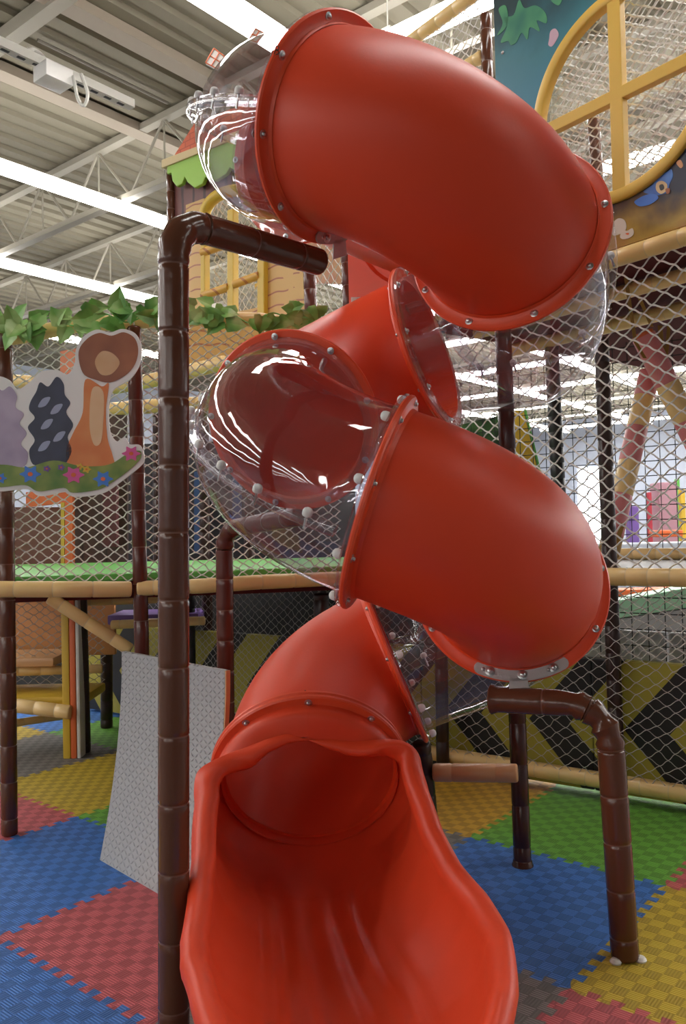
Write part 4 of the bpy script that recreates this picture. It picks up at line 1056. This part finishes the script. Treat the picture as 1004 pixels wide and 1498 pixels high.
hpoly('awning', [(252, 243), (306, 221), (372, 196), (410, 182), (410, 232), (400, 246), (386, 242), (378, 232), (372, 250), (358, 258), (344, 248), (338, 258), (322, 268), (308, 262), (304, 272), (292, 278), (282, 270), (278, 262), (274, 272), (266, 276), (260, 268), (258, 256), (252, 258)], M['lime'], .02, .06, bevel=.01)
hpoly('eave_strip', [(246, 238), (420, 172), (420, 181), (246, 250)], mat('cream_eave', (.55, .42, .22), .5), .0, .075, bevel=.006)
hpoly('roof', [(253, 236), (288, 180), (420, 132), (420, 174)], rooft, -.02, .02)
for nm_, x0, x1 in (('window_bar', 299, 305), ('window_bar', 338, 347), ('window_bar', 382, 392)):
    hpoly(nm_, [(x0, 310), (x1, 307), (x1, 484), (x0, 486)], M['yellow'], -.02, .045, bevel=.008)
def hbar(p, q_, r=.034):
    z = MB(); z.tube([HP.pt(*HP.loc(*p), .03), HP.pt(*HP.loc(*q_), .03)], r, 12); part(z, 'cross_log', logm, house)
hbar((300, 371), (339, 358)); hbar((301, 434), (339, 421)); hbar((347, 356), (384, 343)); hbar((347, 417), (384, 404))
z = MB(); arch = [HP.pt(*HP.loc(302 + 42 - 42 * math.cos(t), 318 - 34 * math.sin(t) - 8 * (1 - math.cos(t)) / 2), .02) for t in [PI * i / 20 for i in range(21)]]
z.tube(arch, .05, 10); part(z, 'window_arch', M['yellow'], house)
for x0, y0, x1, y1 in ((316, 380, 334, 388), (316, 398, 334, 420), (350, 372, 372, 392)):
    hpoly('inner_bar', [(x0, y0), (x1, y0 - 6), (x1, y0), (x0, y0 + 7)], M['yellow'], -.5, -.46)
net('white net behind the barred windows of the yellow playhouse', lambda x_, z_: HP.pt(HP.loc(295, 400)[0] + x_, 3.2 + z_, -.14), .95, 1.3, .085, .085, .0042, M['net'], seed=51)
b = MB(); b.prism([HP.loc(*p) for p in ((303, 300), (382, 280), (382, 372), (303, 372))], lambda x_, z_, d: HP.pt(x_, z_, d), -1.15, -1.1); tag(b.build('red_curtain_panel', printm('red_panel_ink', (.30, .03, .03), (.40, .25, .12), 5), smooth=False), 'dark red panel behind the upper bars of the playhouse windows', 'panel')
post('brown corner post at the left edge of the playhouse', [HP.pt(HP.loc(250, 300)[0], 2.7, .0), HP.pt(HP.loc(250, 300)[0], HP.loc(250, 252)[1], .0)], r=.035)
post('brown post at the right edge of the playhouse, beside the bent arm tip', [at(457, 500, 6.0), at(452, 372, 6.0)], r=.048, m='brown_mid')
post('brown post left of the red slide entry panel', [at(512, 500, 5.6), at(505, 300, 5.6)], r=.042, m='brown_mid')
a0, a1 = at(468, 480, 5.8), at(506, 480, 5.7)
fn, L_, H_ = bilinear(at(462, 500, 5.85), at(506, 500, 5.65), at(462, 330, 5.85), at(506, 330, 5.65))
net('white net between the two brown posts left of the slide entry panel', fn, L_, H_, .075, .08, .0042, M['net'], seed=52)
b = MB(); p_ = at(521, 440, 4.7); b.box(p_, (.055, .012, .042), 0); tg = b.build('fixing_bracket', M['cap'], bevel=.004, origin=p_); tag(tg, 'small white bracket at the corner of the red entry panel', 'bracket')
b = MB(); b.lathe([(.012, 0), (.012, .006), (.006, .01), (.001, .011)], p_ + V((.012, -.006, 0)), (0, -1, 0), 12); sb = b.build('bolt', M['steel'], None, origin=p_); sb.parent = tg; sb.location = (0, 0, 0)
# two small pinwheel sails above the clear elbow
sail = mat('white_sail', (.70, .68, .64), .5)
for k, (pts, lab) in enumerate((([(313, 71), (329, 83), (318, 101), (301, 92)], 'white and orange sail peeking out left of the clear top elbow'), ([(374, 42), (386, 48), (376, 62), (364, 58)], 'white and orange sail peeking out above the clear top elbow'))):
    P4 = [at(x_, y_, 7.0) for x_, y_ in pts]; c_ = sum(P4, V()) / 4
    root = empty('windmill_sail', lab, 'sail', c_)
    z = MB(); z.loops([P4, [p + V((0, .03, 0)) for p in P4]], True, (True, True)); part(z, 'sail_board', sail, root, smooth=False)
    z = MB()
    for i in range(4): z.tube([P4[i] + V((0, -.004, 0)), P4[(i + 1) % 4] + V((0, -.004, 0))], .0045, 6)
    m01, m23 = (P4[0] + P4[1]) / 2, (P4[2] + P4[3]) / 2; m12, m30 = (P4[1] + P4[2]) / 2, (P4[3] + P4[0]) / 2
    z.tube([m01 + V((0, -.004, 0)), m23 + V((0, -.004, 0))], .0045, 6); z.tube([m12 + V((0, -.004, 0)), m30 + V((0, -.004, 0))], .0045, 6)
    part(z, 'sail_lattice', M['orange'], root)

# ------------------------------------------------------------------ behind the left net
rail('far beige rail seen through the left net behind the scenery board', [at(-20, 556, 6.6), at(60, 560, 6.5), at(170, 566, 6.4), at(245, 552, 6.3), at(330, 530, 6.1)], r=.055)
rail('second far beige rail seen through the left net', [at(150, 600, 7.0), at(250, 592, 6.9), at(330, 590, 6.8)], r=.06)
dw = mat('dark_wood_print', (.05, .022, .018), .5); q = NB(dw); vec, x = q.xyz()
q.l(q.ramp(q.math('FRACT', q.math('MULTIPLY', x[0], 5.0)), [(.0, (.02, .01, .01)), (.12, (.085, .04, .03)), (.9, (.06, .028, .022))]), q.b.inputs['Base Color'])
def panel_px(name, label, pts, Y, m, th=.05, cat='panel'):
    z = MB(); P = [at(x_, y_, Y) for x_, y_ in pts]; z.loops([P, [p + V((0, th, 0)) for p in P]], True, (True, True)); return tag(z.build(name, m, smooth=False), label, cat)
panel_px('brown_plank_panel', 'dark brown plank panel behind the left net under the scenery board', [(106, 835), (186, 835), (186, 600), (106, 600)], 6.95, dw)
panel_px('brown_lattice_panel', 'reddish brown lattice panel behind the left net near the leftmost post', [(16, 835), (92, 835), (92, 742), (16, 742)], 6.9, mat('brown_lattice', (.15, .055, .035), .5))
b = MB(); p_ = at(95, 780, 6.6)
panel_px('yellow_upright', 'yellow upright strip behind the left net', [(89, 835), (94, 835), (94, 735), (89, 735)], 6.7, M['yellow'], .06, 'upright')
panel_px('orange_upright', 'orange upright strip beside the yellow strip behind the left net', [(95, 840), (106, 840), (106, 722), (95, 722)], 6.7, M['orange'], .06, 'upright')
panel_px('orange_header', 'orange header bar behind the lower edge of the scenery board', [(38, 742), (100, 735), (100, 715), (38, 720)], 6.72, M['orange'], .06, 'header')
panel_px('orange_brick_panel', 'orange brick patterned panel far behind the scenery board', [(88, 560), (118, 560), (118, 508), (88, 514)], 9.0, mat('orange_brick', (.50, .16, .08), .6), .1)
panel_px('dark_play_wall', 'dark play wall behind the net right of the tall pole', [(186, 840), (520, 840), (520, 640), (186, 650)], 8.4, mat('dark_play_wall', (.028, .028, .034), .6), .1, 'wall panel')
for x0, x1, y0, y1, c, lab in ((284, 300, 690, 810, 'navy', 'dark blue upright pad left of the bent brown post behind the net'), (150, 170, 700, 800, 'mar', 'maroon upright pad in the dark behind the second brown post'), (340, 352, 650, 760, 'navy', 'dark blue upright pad hidden behind the clear bulge')):
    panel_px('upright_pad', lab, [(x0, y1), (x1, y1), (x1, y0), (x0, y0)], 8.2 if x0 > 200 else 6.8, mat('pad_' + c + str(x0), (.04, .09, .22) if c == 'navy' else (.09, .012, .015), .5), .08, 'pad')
for x_, lab in ((232, 'dark post deep behind the net left of the tall pole'), (300, 'dark post deep behind the net right of the tall pole'), (155, 'dark post deep behind the net near the second brown post'), (365, 'dark post deep behind the bent brown post')):
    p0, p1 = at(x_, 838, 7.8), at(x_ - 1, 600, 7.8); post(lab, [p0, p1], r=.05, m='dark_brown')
panel_px('yellow_plank_skirt', 'yellow plank skirting below the garland behind the net', [(275, 545), (420, 530), (420, 470), (275, 476)], 6.4, plank, .05)

# ------------------------------------------------------------------ far hall seen at right
def far_box(name, label, x0, x1, y0, y1, Y, m, cat, dep=.4, z0=None):
    p, q_ = at(x0, y1, Y), at(x1, y0, Y); zb = p.z if z0 is None else z0
    z = MB(); z.box(((p.x + q_.x) / 2, Y + dep / 2, (zb + q_.z) / 2), (q_.x - p.x, dep, q_.z - zb)); return tag(z.build(name, m, bevel=.02, smooth=False), label, cat)
far_box('padded_tower', 'dusty pink padded tower far behind the net at right', 966, 992, 705, 795, 14, mat('dusty_pink', (.42, .22, .27), .6), 'play tower', z0=0)
far_box('green_pole', 'green pole beside the dusty pink tower', 992.5, 995, 700, 795, 14, M['green'], 'pole', .1, 0)
far_box('yellow_pole', 'yellow pole right of the green pole near the dusty pink tower', 998, 1003, 715, 795, 13.5, M['yellow'], 'pole', .1, 0)
far_box('red_pole', 'thin red pole left of the dusty pink tower', 950, 954, 720, 795, 14, mat('far_red', (.40, .03, .05), .5), 'pole', .1, 0)
far_box('purple_post', 'purple post behind the lower end of the long striped roller', 923, 935, 740, 800, 12, M['purple'], 'post', .2, 0)
far_box('orange_pad', 'small orange pad at the foot of the dusty pink tower', 960, 1000, 775, 786, 12.5, M['orange'], 'pad', .3)
far_box('soft_block', 'long pale grey soft block low behind the net at right', 890, 1060, 792, 826, 11, mat('pale_grey_vinyl', (.34, .37, .42), .5), 'soft block', .6, 0)
panel_px('yellow_climbing_wall', 'yellow sloping wall with green edge right of the slender post', [(752, 770), (800, 770), (797, 730), (766, 600), (752, 600)], 7.6, M['yellow'], .12, 'climbing wall')
panel_px('green_edge_strip', 'green edging strip along the yellow sloping wall', [(801, 770), (805, 770), (801, 728), (770, 598), (767.5, 599), (798.5, 729)], 7.6, M['green'], .12, 'edging')
panel_px('dark_foliage_panel', 'dark green leafy panel behind the slide left of the slender post', [(672, 700), (738, 700), (738, 606), (672, 622)], 7.4, printm('leafy_ink', (.01, .03, .012), (.06, .15, .04), 9), .06)
# bright glazed opening in the far wall
P_, Q_ = atz(846, 780, 0), 0
wn_ = []
for px_, py_ in ((846, 800), (884, 800), (884, 684), (846, 684)):
    r = ray(px_, py_); n_far = DU; o = V((0, 0, H)); t = (43.85 - o.dot(DU)) / r.dot(DU); wn_.append(o + r * t)
z = MB(); z.loops([wn_, [p + DU * .05 for p in wn_]], True, (True, True))
tag(z.build('window_1', mat('daylight_glass', (.95, .98, 1), .5, emit=5), smooth=False), kind='structure')
